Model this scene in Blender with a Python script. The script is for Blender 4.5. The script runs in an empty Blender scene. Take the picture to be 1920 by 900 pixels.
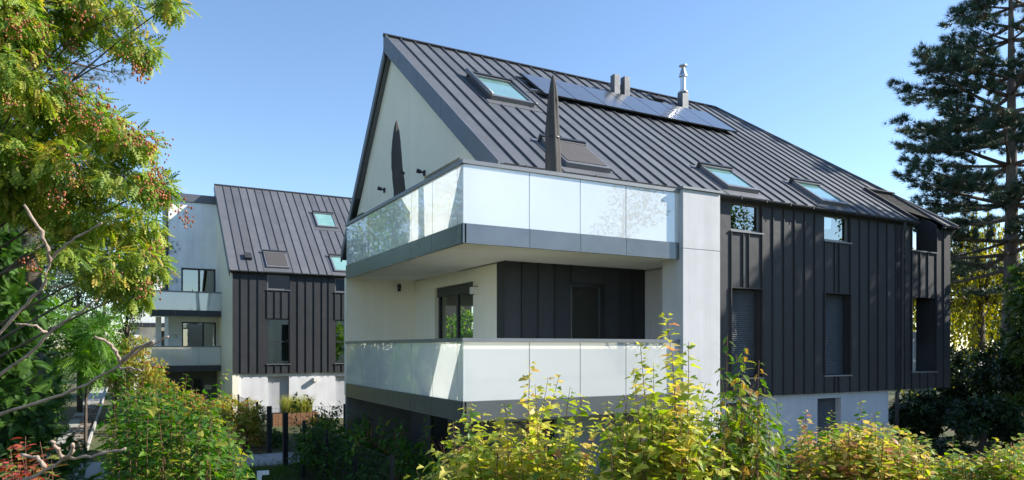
import bpy, math, random
import numpy as np
from mathutils import Vector, Matrix

# ------------------------------------------------------------------ camera, sky, sun, exposure
SC = bpy.context.scene
COL = SC.collection
YAW = math.atan(733 / 1337.0)
FPX = 1337.0
CAM = (-4.8766, -10.5554, 3.8)
FW = (math.sin(YAW), math.cos(YAW)); RT = (math.cos(YAW), -math.sin(YAW))
cd = bpy.data.cameras.new('camera'); co = bpy.data.objects.new('camera', cd); COL.objects.link(co)
co.location = CAM; co.rotation_euler = (math.pi / 2, 0, -YAW)
cd.sensor_width = 36; cd.sensor_fit = 'HORIZONTAL'; cd.lens = 36 * FPX / 1920; cd.shift_y = 202 / 1920
cd.clip_start = .05; cd.clip_end = 3000
SC.camera = co

SUN_EL = math.radians(32); SUN_AZ = math.atan2(.933, -.359)      # azimuth clockwise from +Y
SUN = Vector((math.sin(SUN_AZ) * math.cos(SUN_EL), math.cos(SUN_AZ) * math.cos(SUN_EL), math.sin(SUN_EL)))
W = bpy.data.worlds.new('World'); SC.world = W; W.use_nodes = True
wn = W.node_tree.nodes; wl = W.node_tree.links
sky = wn.new('ShaderNodeTexSky'); sky.sky_type = 'NISHITA'; sky.sun_disc = False
sky.sun_elevation = SUN_EL; sky.sun_rotation = SUN_AZ
sky.altitude = 0; sky.air_density = 1.0; sky.dust_density = .1; sky.ozone_density = 3.5
wl.new(sky.outputs[0], wn['Background'].inputs[0]); wn['Background'].inputs[1].default_value = .12
sd = bpy.data.lights.new('sun', 'SUN'); sd.energy = 5.0; sd.angle = math.radians(.53); sd.color = (1, .94, .84)
so = bpy.data.objects.new('sun', sd); COL.objects.link(so); so.location = (30, -15, 40)
so.rotation_euler = SUN.to_track_quat('Z', 'Y').to_euler()
vs = SC.view_settings; vs.view_transform = 'Standard'; vs.look = 'None'; vs.exposure = 1.02; vs.gamma = 1; vs.use_curve_mapping = False
SC.render.engine = 'CYCLES'
cy = SC.cycles; cy.use_denoising = True; cy.max_bounces = 8; cy.diffuse_bounces = 4; cy.glossy_bounces = 4
cy.transmission_bounces = 4; cy.transparent_max_bounces = 12; cy.sample_clamp_indirect = 8; cy.caustics_reflective = False; cy.caustics_refractive = False

RNG = np.random.default_rng(7); random.seed(7)
G = .3                                                            # garden level


def at(px, py, d):                                                # a sight line's point d metres ahead
    u = (px - 960) / FPX; v = (652 - py) / FPX
    return np.array((CAM[0] + d * (FW[0] + u * RT[0]), CAM[1] + d * (FW[1] + u * RT[1]), CAM[2] + d * v))


def depth_of(x, y):
    return (x - CAM[0]) * FW[0] + (y - CAM[1]) * FW[1]


def gz(x, y):                                                     # ground height: the bank that the photographer stands on falls to the garden
    d = depth_of(np.asarray(x, float), np.asarray(y, float))
    t = np.clip((d - 5.5) / 6.0, 0, 1); s = t * t * (3 - 2 * t)
    return 2.1 * (1 - s) + G * s


# ------------------------------------------------------------------ materials
def nt(name):
    m = bpy.data.materials.new(name); m.use_nodes = True
    n = m.node_tree.nodes; l = m.node_tree.links
    return m, n, l, n['Principled BSDF'], n['Material Output']


def noise(n, l, scale, detail=4, rough=.55, coord='Object', stretch=None):
    tc = n.new('ShaderNodeTexCoord'); t = n.new('ShaderNodeTexNoise')
    t.inputs['Scale'].default_value = scale; t.inputs['Detail'].default_value = detail; t.inputs['Roughness'].default_value = rough
    if stretch:
        mp = n.new('ShaderNodeMapping'); mp.inputs['Scale'].default_value = stretch
        l.new(tc.outputs[coord], mp.inputs[0]); l.new(mp.outputs[0], t.inputs[0])
    else:
        l.new(tc.outputs[coord], t.inputs[0])
    return t


def ramp(n, l, fac, stops):
    r = n.new('ShaderNodeValToRGB'); e = r.color_ramp.elements
    while len(e) > 1: e.remove(e[-1])
    e[0].position = stops[0][0]; e[0].color = (*stops[0][1], 1)
    for p, c in stops[1:]:
        k = e.new(p); k.color = (*c, 1)
    l.new(fac, r.inputs[0]); return r


def bump(n, l, h, strength, dist, normal_in):
    b = n.new('ShaderNodeBump'); b.inputs['Strength'].default_value = strength; b.inputs['Distance'].default_value = dist
    l.new(h, b.inputs['Height']); l.new(b.outputs[0], normal_in); return b


def plain(name, c, rough=.6, metal=0., var=.12, scale=3., bmp=0., bscale=60., stretch=None, spec=.5, objvar=0.):
    m, n, l, p, o = nt(name)
    t = noise(n, l, scale, 5, .6, stretch=stretch)
    a = tuple(x * (1 - var) for x in c); b = tuple(min(1, x * (1 + var)) for x in c)
    r = ramp(n, l, t.outputs[0], [(.3, a), (.7, b)])
    out = r.outputs[0]
    if objvar:
        oi = n.new('ShaderNodeObjectInfo'); mr = n.new('ShaderNodeMapRange'); mr.inputs[3].default_value = 1 - objvar; mr.inputs[4].default_value = 1 + objvar
        l.new(oi.outputs['Random'], mr.inputs[0]); hs = n.new('ShaderNodeHueSaturation'); l.new(mr.outputs[0], hs.inputs['Value']); l.new(out, hs.inputs['Color']); out = hs.outputs[0]
    l.new(out, p.inputs['Base Color'])
    p.inputs['Roughness'].default_value = rough; p.inputs['Metallic'].default_value = metal; p.inputs['Specular IOR Level'].default_value = spec
    if bmp:
        t2 = noise(n, l, bscale, 4, .6, stretch=stretch); bump(n, l, t2.outputs[0], bmp, .01, p.inputs['Normal'])
    return m


def zinc(name, c, rough, metal, spec=.5):
    m, n, l, p, o = nt(name); p.inputs['Specular IOR Level'].default_value = spec
    t = noise(n, l, 1.3, 6, .65); t3 = noise(n, l, 9, 5, .6, stretch=(1, 1, .25))
    mx = n.new('ShaderNodeMath'); mx.operation = 'MULTIPLY_ADD'; l.new(t.outputs[0], mx.inputs[0]); mx.inputs[1].default_value = .6
    m2 = n.new('ShaderNodeMath'); m2.operation = 'MULTIPLY'; l.new(t3.outputs[0], m2.inputs[0]); m2.inputs[1].default_value = .4; l.new(m2.outputs[0], mx.inputs[2])
    r = ramp(n, l, mx.outputs[0], [(.3, tuple(x * .84 for x in c)), (.7, tuple(x * 1.16 for x in c))])
    oi = n.new('ShaderNodeObjectInfo'); mr = n.new('ShaderNodeMapRange'); mr.inputs[3].default_value = .86; mr.inputs[4].default_value = 1.14
    l.new(oi.outputs['Random'], mr.inputs[0]); hs = n.new('ShaderNodeHueSaturation'); l.new(mr.outputs[0], hs.inputs['Value']); l.new(r.outputs[0], hs.inputs['Color'])
    l.new(hs.outputs[0], p.inputs['Base Color'])
    rr = n.new('ShaderNodeMapRange'); rr.inputs[3].default_value = rough - .08; rr.inputs[4].default_value = rough + .1
    l.new(mx.outputs[0], rr.inputs[0]); l.new(rr.outputs[0], p.inputs['Roughness'])
    p.inputs['Metallic'].default_value = metal
    t2 = noise(n, l, 2.2, 2, .5); bump(n, l, t2.outputs[0], .6, .02, p.inputs['Normal'])       # slight oil canning
    return m


def stucco(name, c, var=.08, streak=.09):
    m, n, l, p, o = nt(name)
    t = noise(n, l, .9, 6, .65); s = noise(n, l, 2.2, 5, .7, stretch=(1.5, 1.5, .09))
    a = n.new('ShaderNodeMath'); a.operation = 'MULTIPLY_ADD'; l.new(t.outputs[0], a.inputs[0]); a.inputs[1].default_value = .5
    b = n.new('ShaderNodeMath'); b.operation = 'MULTIPLY'; l.new(s.outputs[0], b.inputs[0]); b.inputs[1].default_value = .5; l.new(b.outputs[0], a.inputs[2])
    v = var + streak
    r = ramp(n, l, a.outputs[0], [(.3, tuple(x * (1 - v) for x in c)), (.65, tuple(min(1, x * (1 + v * .5)) for x in c))])
    l.new(r.outputs[0], p.inputs['Base Color']); p.inputs['Roughness'].default_value = .9; p.inputs['Specular IOR Level'].default_value = .2
    t2 = noise(n, l, 140, 3, .6); bump(n, l, t2.outputs[0], .35, .006, p.inputs['Normal'])
    return m


def front_only(n, l, out):                                        # a clear pane reflects at the face the ray enters by
    ge = n.new('ShaderNodeNewGeometry'); s = n.new('ShaderNodeMath'); s.operation = 'SUBTRACT'; s.inputs[0].default_value = 1; l.new(ge.outputs['Backfacing'], s.inputs[1])
    k = n.new('ShaderNodeMath'); k.operation = 'MULTIPLY'; l.new(out, k.inputs[0]); l.new(s.outputs[0], k.inputs[1]); return k.outputs[0]


def opal(name, c, gloss_ior=1.55, transl=.45):
    m, n, l, p, o = nt(name); n.remove(p)
    t = noise(n, l, 1.2, 4, .6)
    r = ramp(n, l, t.outputs[0], [(.3, tuple(x * .95 for x in c)), (.7, c)])
    d = n.new('ShaderNodeBsdfDiffuse'); tr = n.new('ShaderNodeBsdfTranslucent'); l.new(r.outputs[0], d.inputs[0]); l.new(r.outputs[0], tr.inputs[0])
    mx = n.new('ShaderNodeMixShader'); mx.inputs[0].default_value = transl; l.new(d.outputs[0], mx.inputs[1]); l.new(tr.outputs[0], mx.inputs[2])
    g = n.new('ShaderNodeBsdfGlossy'); g.inputs['Roughness'].default_value = .01; g.inputs[0].default_value = (1, 1, 1, 1)
    f = n.new('ShaderNodeFresnel'); f.inputs[0].default_value = gloss_ior
    m2 = n.new('ShaderNodeMixShader'); l.new(front_only(n, l, f.outputs[0]), m2.inputs[0]); l.new(mx.outputs[0], m2.inputs[1]); l.new(g.outputs[0], m2.inputs[2])
    l.new(m2.outputs[0], o.inputs[0]); return m


def pane_glass(name, tint, refl, ior=1.6):
    m, n, l, p, o = nt(name); n.remove(p)
    tr = n.new('ShaderNodeBsdfTransparent'); tr.inputs[0].default_value = (*tint, 1)
    g = n.new('ShaderNodeBsdfGlossy'); g.inputs['Roughness'].default_value = .0; g.inputs[0].default_value = (.95, 1, .98, 1)
    t = noise(n, l, 1.6, 2, .5); bump(n, l, t.outputs[0], .05, .01, g.inputs['Normal'])
    f = n.new('ShaderNodeFresnel'); f.inputs[0].default_value = ior
    a = n.new('ShaderNodeMath'); a.operation = 'ADD'; a.use_clamp = True; a.inputs[1].default_value = refl; l.new(f.outputs[0], a.inputs[0])
    m2 = n.new('ShaderNodeMixShader'); l.new(front_only(n, l, a.outputs[0]), m2.inputs[0]); l.new(tr.outputs[0], m2.inputs[1]); l.new(g.outputs[0], m2.inputs[2])
    l.new(m2.outputs[0], o.inputs[0]); return m


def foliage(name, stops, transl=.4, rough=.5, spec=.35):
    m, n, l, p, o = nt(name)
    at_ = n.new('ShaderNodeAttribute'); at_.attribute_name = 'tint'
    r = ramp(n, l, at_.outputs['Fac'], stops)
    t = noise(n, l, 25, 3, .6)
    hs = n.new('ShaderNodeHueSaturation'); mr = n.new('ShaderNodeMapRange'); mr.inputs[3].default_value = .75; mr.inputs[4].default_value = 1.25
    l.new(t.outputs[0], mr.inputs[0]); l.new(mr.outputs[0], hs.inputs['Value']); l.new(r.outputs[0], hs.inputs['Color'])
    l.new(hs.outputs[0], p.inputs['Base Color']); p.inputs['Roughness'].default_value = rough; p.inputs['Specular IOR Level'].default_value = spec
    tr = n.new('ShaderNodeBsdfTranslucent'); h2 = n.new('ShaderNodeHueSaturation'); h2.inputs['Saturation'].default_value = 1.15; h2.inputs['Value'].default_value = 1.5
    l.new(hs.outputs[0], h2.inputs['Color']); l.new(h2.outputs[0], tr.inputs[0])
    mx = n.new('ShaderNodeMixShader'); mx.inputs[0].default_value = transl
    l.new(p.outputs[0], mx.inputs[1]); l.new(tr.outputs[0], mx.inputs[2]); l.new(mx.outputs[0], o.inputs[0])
    return m


def bark(name, c):
    m, n, l, p, o = nt(name)
    t = noise(n, l, 14, 6, .7, stretch=(1, 1, .22))
    r = ramp(n, l, t.outputs[0], [(.3, tuple(x * .45 for x in c)), (.7, tuple(x * 1.35 for x in c))])
    l.new(r.outputs[0], p.inputs['Base Color']); p.inputs['Roughness'].default_value = .9
    bump(n, l, t.outputs[0], .8, .03, p.inputs['Normal']); return m


M = dict(
    roof=zinc('roof zinc', (.132, .136, .146), .48, .25), clad=zinc('cladding zinc', (.036, .038, .043), .55, .05, .3),
    fascia=plain('verge sheet', (.12, .13, .15), .5, .2, .1, 2, .2, 3),
    stucco_cream=stucco('cream render', (.9, .83, .69), .04, .04), stucco_white=stucco('white render', (.89, .89, .9)),
    stucco_grey=stucco('grey render', (.56, .56, .58), .1, .08), plinth=stucco('plinth render', (.5, .52, .57), .06, .08), dark_render=stucco('charcoal render', (.17, .17, .17), .1, .1),
    soffit=plain('soffit paint', (.86, .82, .73), .9, 0, .05, 1.5, .1, 40),
    balc=plain('balcony sheet', (.17, .185, .205), .24, .55, .1, 2.5, .1, 4, objvar=.06), navy=plain('dark balcony sheet', (.035, .042, .055), .45, .1, .1), stucco_rear=stucco('rear plinth render', (.66, .66, .68)), rail=plain('rail aluminium', (.2, .21, .225), .4, .3, .08),
    frame=plain('window frame', (.035, .038, .042), .4, .1, .1), frame_l=plain('skylight frame', (.21, .21, .22), .38, .4, .1), dark=plain('dark sheet', (.03, .032, .036), .5, .1, .15),
    shutter=plain('shutter', (.075, .085, .1), .5, .1, .1), shutter_l=plain('pale shutter', (.4, .41, .43), .55, .1, .06), blind=plain('skylight awning', (.06, .055, .055), .8, 0, .1, 8),
    glass=pane_glass('window glass', (.45, .49, .47), .24), glass_dark=pane_glass('patio glass', (.86, .9, .86), .0, 1.4), clear=pane_glass('clear glass', (.97, .99, .98), .0, 1.3), sky_glass=None, opal=opal('opal glass', (.86, .89, .9), 2.3, .36),
    interior=plain('interior', (.22, .21, .19), .9, 0, .15), curtain=plain('curtain', (.7, .72, .74), .9, 0, .08, 4, stretch=(8, 8, .3)),
    solar=None, steel=plain('stainless flue', (.55, .56, .58), .36, 1., .06), lamp=plain('lamp opal', (.75, .73, .68), .5, 0, .04), black=plain('black plastic', (.02, .02, .022), .45, 0, .1),
    umbrella=plain('umbrella cover', (.06, .055, .053), .85, 0, .22, 5, .5, 9, stretch=(1, 1, .3)),
    fence=plain('fence paint', (.018, .02, .024), .5, .1, .1), white_metal=plain('white metal', (.8, .8, .8), .4, 0, .03), sign=plain('sign plate', (.6, .58, .5), .5, 0, .1),
    wood=plain('planter wood', (.24, .12, .06), .8, 0, .25, 6, .4, 20, stretch=(1, 1, 6)), concrete=plain('path concrete', (.36, .35, .33), .9, 0, .22, 2.5, .5, 40), slab=plain('path slab', (.26, .26, .24), .9, 0, .3, 3, .5, 30, objvar=.2),
    gravel=plain('gravel', (.4, .385, .36), .95, 0, .25, 30, .8, 90),
    bark=bark('bark', (.11, .085, .065)), bark_pine=bark('pine bark', (.19, .15, .13)), bark_grey=bark('grey twig', (.36, .27, .21)), stem=bark('reddish stem', (.17, .075, .045)),
)
m, n, l, p, o = nt('skylight glass'); p.inputs['Base Color'].default_value = (.30, .56, .53, 1); p.inputs['Roughness'].default_value = .03; p.inputs['Specular IOR Level'].default_value = .9; p.inputs['Coat Weight'].default_value = 1; p.inputs['Coat Roughness'].default_value = .01
t = noise(n, l, 2, 3); r = ramp(n, l, t.outputs[0], [(.3, (.17, .33, .31)), (.7, (.24, .43, .40))]); l.new(r.outputs[0], p.inputs['Base Color']); M['sky_glass'] = m  # pale green base paints the mirrored sky into the panes
m, n, l, p, o = nt('solar cell'); t = noise(n, l, 1.5, 3); r = ramp(n, l, t.outputs[0], [(.3, (.07, .074, .085)), (.7, (.085, .09, .103))]); l.new(r.outputs[0], p.inputs['Base Color'])
p.inputs['Roughness'].default_value = .22; p.inputs['Specular IOR Level'].default_value = .9; p.inputs['Coat Weight'].default_value = .5; p.inputs['Coat Roughness'].default_value = .12; M['solar'] = m

FOL = dict(
    viburnum=foliage('viburnum leaf', [(0, (.09, .18, .03)), (.3, (.27, .36, .05)), (.6, (.5, .49, .09)), (.84, (.64, .5, .14)), (1, (.55, .27, .15))], .45),
    dogwood=foliage('dogwood leaf', [(0, (.045, .12, .02)), (.5, (.13, .23, .03)), (.85, (.24, .28, .04)), (1, (.35, .22, .06))], .45),
    honey=foliage('small autumn leaf', [(0, (.08, .19, .025)), (.35, (.27, .36, .045)), (.65, (.54, .46, .1)), (.87, (.62, .38, .17)), (1, (.42, .18, .08))], .42),
    green=foliage('green shrub leaf', [(0, (.025, .08, .015)), (.5, (.06, .16, .02)), (.85, (.13, .24, .03)), (1, (.3, .3, .05))], .45),
    gold=foliage('golden shrub leaf', [(0, (.12, .2, .03)), (.4, (.3, .33, .05)), (.75, (.45, .4, .08)), (1, (.45, .16, .07))], .45),
    dark=foliage('dark evergreen and shaded leaf', [(0, (.012, .028, .012)), (.6, (.025, .055, .018)), (1, (.06, .1, .025))], .25, .4),  # for the right-hand trees, their shade is put into this leaf colour
    koel=foliage('golden rain leaf', [(0, (.07, .15, .025)), (.4, (.18, .28, .045)), (.8, (.36, .42, .07)), (1, (.52, .4, .09))], .45),
    pod=foliage('seed pod', [(0, (.22, .065, .03)), (.6, (.4, .14, .055)), (1, (.52, .31, .18))], .3, .7),
    pine=foliage('pine needle', [(0, (.018, .04, .026)), (.5, (.045, .09, .058)), (.9, (.1, .16, .1)), (1, (.16, .1, .04))], .15, .45),
    cedar=foliage('blue cedar needle', [(0, (.05, .075, .06)), (.5, (.11, .15, .125)), (1, (.2, .25, .19))], .2, .5),
    cypress=foliage('cypress spray', [(0, (.025, .07, .018)), (.5, (.06, .14, .025)), (1, (.12, .22, .04))], .3),
    sumac=foliage('sumac leaf', [(0, (.05, .14, .02)), (.6, (.13, .27, .03)), (1, (.24, .36, .05))], .5),
    photinia=foliage('red young leaf', [(0, (.08, .13, .03)), (.35, (.25, .27, .06)), (.6, (.42, .06, .05)), (1, (.5, .1, .08))], .35, .35),
    willow=foliage('willow leaf', [(0, (.13, .14, .015)), (.6, (.27, .25, .03)), (1, (.4, .33, .05))], .5),
    tree=foliage('tree leaf', [(0, (.03, .065, .015)), (.6, (.07, .12, .025)), (1, (.13, .17, .04))], .35),
    grass=foliage('grass blade', [(0, (.04, .1, .015)), (.6, (.09, .18, .025)), (1, (.25, .26, .05))], .35),
    straw=foliage('tall grass', [(0, (.16, .2, .03)), (.6, (.32, .34, .06)), (1, (.46, .4, .14))], .4),
    litter=foliage('fallen leaf', [(0, (.09, .04, .02)), (.6, (.2, .085, .035)), (1, (.3, .16, .06))], .1, .8),
    pink=foliage('pink petal', [(0, (.5, .05, .2)), (1, (.6, .12, .3))], .3),
)
m, n, l, p, o = nt('garden ground')
t = noise(n, l, .35, 6, .65); t2 = noise(n, l, 9, 5, .7)
mx = n.new('ShaderNodeMath'); mx.operation = 'MULTIPLY_ADD'; l.new(t2.outputs[0], mx.inputs[0]); mx.inputs[1].default_value = .5
m3 = n.new('ShaderNodeMath'); m3.operation = 'MULTIPLY'; m3.inputs[1].default_value = .5; l.new(t.outputs[0], m3.inputs[0]); l.new(m3.outputs[0], mx.inputs[2])
r = ramp(n, l, mx.outputs[0], [(.35, (.085, .06, .04)), (.47, (.1, .085, .04)), (.56, (.05, .085, .02)), (.7, (.075, .12, .025))])
l.new(r.outputs[0], p.inputs['Base Color']); p.inputs['Roughness'].default_value = .95; bump(n, l, t2.outputs[0], .8, .08, p.inputs['Normal']); M['ground'] = m


# ------------------------------------------------------------------ object helpers
def link(name, data, parent=None, root=None):
    o = bpy.data.objects.new(name, data); COL.objects.link(o)
    if parent is not None:
        o.parent = parent
        if parent.type == 'EMPTY': o.location = -Vector(parent.location)
    return o


def thing(name, label, cat, loc, group=None):
    o = bpy.data.objects.new(name, None); COL.objects.link(o); o.location = loc; o.empty_display_size = .2
    o['label'] = label; o['category'] = cat
    if group: o['group'] = group
    return o


def tag(o, label, cat, group=None):
    o['label'] = label; o['category'] = cat
    if group: o['group'] = group
    return o


def struct(o): o['kind'] = 'structure'; return o


class MB:
    def __init__(s, T=None): s.v = []; s.f = []; s.T = T or (lambda a, b, c: (a, b, c))
    def quad(s, *p):
        k = len(s.v); s.v += [s.T(*q) for q in p]; s.f.append(tuple(range(k, k + len(p)))); return s
    def box(s, a0, a1, b0, b1, c0, c1):
        k = len(s.v)
        s.v += [s.T(a, b, c) for c in (c0, c1) for a, b in ((a0, b0), (a1, b0), (a1, b1), (a0, b1))]
        s.f += [tuple(k + i for i in q) for q in ((0, 3, 2, 1), (4, 5, 6, 7), (0, 1, 5, 4), (1, 2, 6, 5), (2, 3, 7, 6), (3, 0, 4, 7))]; return s
    def prism(s, poly, c0, c1):                                   # polygon in (a, b), extruded along c
        k = len(s.v); n = len(poly)
        s.v += [s.T(a, b, c0) for a, b in poly] + [s.T(a, b, c1) for a, b in poly]
        s.f.append(tuple(range(k + n - 1, k - 1, -1))); s.f.append(tuple(range(k + n, k + 2 * n)))
        for i in range(n): j = (i + 1) % n; s.f.append((k + i, k + j, k + n + j, k + n + i))
        return s
    def tube(s, pts, rad, n=7, cap=True):
        pts = [Vector(p) for p in pts]; k0 = len(s.v)
        for i, p in enumerate(pts):
            d = (pts[min(i + 1, len(pts) - 1)] - pts[max(i - 1, 0)]).normalized()
            a = d.cross(Vector((0, 0, 1)) if abs(d.z) < .9 else Vector((1, 0, 0))).normalized(); b = d.cross(a)
            r = rad[i] if hasattr(rad, '__len__') else rad
            for j in range(n):
                t = 2 * math.pi * j / n; s.v.append(tuple(p + (a * math.cos(t) + b * math.sin(t)) * r))
        for i in range(len(pts) - 1):
            for j in range(n):
                q = (j + 1) % n; a = k0 + i * n
                s.f.append((a + j, a + q, a + n + q, a + n + j))
        if cap:
            s.f.append(tuple(k0 + j for j in range(n - 1, -1, -1))); e = k0 + (len(pts) - 1) * n; s.f.append(tuple(e + j for j in range(n)))
        return s
    def lathe(s, base, prof, n=12):
        k0 = len(s.v)
        for r, z in prof:
            for j in range(n): t = 2 * math.pi * j / n; s.v.append((base[0] + r * math.cos(t), base[1] + r * math.sin(t), base[2] + z))
        for i in range(len(prof) - 1):
            for j in range(n): q = (j + 1) % n; a = k0 + i * n; s.f.append((a + j, a + q, a + n + q, a + n + j))
        return s
    def build(s, name, mat, parent=None, smooth=False, bevel=0.):
        me = bpy.data.meshes.new(name); me.from_pydata(s.v, [], s.f); me.materials.append(mat)
        import bmesh
        bm = bmesh.new(); bm.from_mesh(me); bmesh.ops.recalc_face_normals(bm, faces=bm.faces); bm.to_mesh(me); bm.free()
        if smooth: me.polygons.foreach_set('use_smooth', [True] * len(me.polygons))
        o = link(name, me, parent)
        if bevel:
            b = o.modifiers.new('bevel', 'BEVEL'); b.width = bevel; b.segments = 2; b.limit_method = 'ANGLE'
        return o


FRONT = lambda y0: (lambda u, v, w: (u, y0 + w, v))               # u along x, v up, w into a wall that faces the viewer
GABLE = lambda x0: (lambda u, v, w: (x0 + w, u, v))               # u along y, v up, w into a wall that faces left


def wall(T, u0, u1, v0, v1, th, holes=()):
    mb = MB(T)
    us = sorted({u0, u1, *[h[0] for h in holes], *[h[1] for h in holes]}); vsx = sorted({v0, v1, *[h[2] for h in holes], *[h[3] for h in holes]})
    us = [u for u in us if u0 <= u <= u1]; vsx = [v for v in vsx if v0 <= v <= v1]
    def solid(i, j):
        if i < 0 or j < 0 or i >= len(us) - 1 or j >= len(vsx) - 1: return False
        cu = (us[i] + us[i + 1]) / 2; cv = (vsx[j] + vsx[j + 1]) / 2
        return not any(h[0] < cu < h[1] and h[2] < cv < h[3] for h in holes)
    for i in range(len(us) - 1):
        for j in range(len(vsx) - 1):
            if not solid(i, j): continue
            a, b, c, d = us[i], us[i + 1], vsx[j], vsx[j + 1]
            mb.quad((a, c, 0), (b, c, 0), (b, d, 0), (a, d, 0)); mb.quad((a, c, th), (b, c, th), (b, d, th), (a, d, th))
            if not solid(i - 1, j): mb.quad((a, c, 0), (a, d, 0), (a, d, th), (a, c, th))
            if not solid(i + 1, j): mb.quad((b, c, 0), (b, d, 0), (b, d, th), (b, c, th))
            if not solid(i, j - 1): mb.quad((a, c, 0), (b, c, 0), (b, c, th), (a, c, th))
            if not solid(i, j + 1): mb.quad((a, d, 0), (b, d, 0), (b, d, th), (a, d, th))
    return mb


def window(par, T, u0, u1, v0, v1, rec=.16, mullions=(), transoms=(), shutter=None, curtain=None, fw=.055, sill=True, glass='glass', name='window', fmat='frame', shut_to=1.0):
    mb = MB(T); d = .07
    mb.box(u0, u1, v0, v0 + fw, rec, rec + d).box(u0, u1, v1 - fw, v1, rec, rec + d).box(u0, u0 + fw, v0 + fw, v1 - fw, rec, rec + d).box(u1 - fw, u1, v0 + fw, v1 - fw, rec, rec + d)
    for q in mullions: mb.box(q - fw * .6, q + fw * .6, v0 + fw, v1 - fw, rec + .004, rec + d)
    for q in transoms: mb.box(u0 + fw, u1 - fw, q - fw * .6, q + fw * .6, rec + .006, rec + d)
    f = mb.build(name, M[fmat], par)
    e = sorted([u0 + fw, *mullions, u1 - fw])
    for a, b in zip(e[:-1], e[1:]):
        MB(T).box(a, b, v0 + fw, v1 - fw, rec + .03, rec + .042).build('pane', M[glass], f)
    if sill: MB(T).box(u0 - .04, u1 + .04, v0 - .035, v0 - .002, -.05, rec + .02).build('sill', M['rail'], f)
    if shutter:
        s = MB(T); z = v1; k = 0; zb = v1 - (v1 - v0) * shut_to
        while z > zb + .01:
            z2 = max(zb, z - .05)
            s.quad((u0 + .02, z, rec - .03), (u1 - .02, z, rec - .03), (u1 - .02, (z + z2) / 2, rec - .045), (u0 + .02, (z + z2) / 2, rec - .045))
            s.quad((u0 + .02, (z + z2) / 2, rec - .045), (u1 - .02, (z + z2) / 2, rec - .045), (u1 - .02, z2, rec - .03), (u0 + .02, z2, rec - .03)); z = z2
        s.build('shutter', M[shutter], f)
    if curtain:
        cm = MB(T); a, b = curtain; nn = 14
        for i in range(nn):
            x = a + (b - a) * i / nn; x2 = a + (b - a) * (i + 1) / nn
            w1 = rec + .16 + .02 * (i % 2); w2 = rec + .16 + .02 * ((i + 1) % 2)
            cm.quad((x, v0 + fw, w1), (x2, v0 + fw, w2), (x2, v1 - fw, w2), (x, v1 - fw, w1))
        cm.build('curtain', M['curtain'], f)
    return f


def clad(par, T, edges, z0, z1, holes, seam=.035):
    """upright zinc trays: one object for each tray piece between the seams, cut round the openings"""
    for a, b in zip(edges[:-1], edges[1:]):
        spans = [(z0, z1)]
        for h in holes:
            if a < h[1] - .02 and b > h[0] + .02:
                new = []
                for s, e in spans:
                    if h[2] > s + .01: new.append((s, min(e, h[2])))
                    if h[3] < e - .01: new.append((max(s, h[3]), e))
                    if h[3] <= s or h[2] >= e: new.append((s, e))
                spans = [x for x in new if x[1] - x[0] > .03]
        for s, e in set(spans):
            mb = MB(T); mb.box(a + .004, b - .004, s, e, 0, .03); mb.box(a - .011, a + .011, s, e, -seam, .004)
            mb.build('cladding_tray', M['clad'], par)


class Slope:
    def __init__(s, ye, ze, yr, zr):
        s.ye, s.ze = ye, ze; s.L = math.hypot(yr - ye, zr - ze); s.c = (yr - ye) / s.L; s.s = (zr - ze) / s.L
    def P(s, x, u, h): return (x, s.ye + u * s.c - h * s.s, s.ze + u * s.s + h * s.c)
    def T(s): return lambda x, u, h: s.P(x, u, h)
    def u(s, y): return (y - s.ye) / s.c


def roof_trays(par, S, x0, pitch, n, umax, cuts, holes):
    """standing-seam trays: holes (x0, x1, u0, u1) are where a skylight interrupts the seam; cuts remove the tray"""
    for i in range(n):
        a, b = x0 + i * pitch, x0 + (i + 1) * pitch
        lo = 0.
        for c in cuts:
            if a > c[0] - .05 and b < c[1] + .05: lo = c[2]
        ua, ub = umax(a), umax(b)
        if min(ua, ub) - lo < .02: continue
        mb = MB(S.T())
        for h0, h1 in ((0., .012),):
            p = [(a + .003, lo), (b - .003, lo), (b - .003, ub), (a + .003, ua)]
            mb.prism(p, h0, h1)
        spans = [(lo + .02, ua - .01)]
        for h in holes:
            if h[0] - .06 < a < h[1] + .06:
                new = []
                for s, e in spans:
                    if h[2] > s: new.append((s, min(e, h[2])))
                    if h[3] < e: new.append((max(s, h[3]), e))
                spans = [q for q in new if q[1] > q[0] + .05]
        if i > 0:
            for s, e in spans: mb.box(a - .013, a + .013, s, e, .0125, .052)
        mb.build('roof_tray', M['roof'], par)


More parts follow.
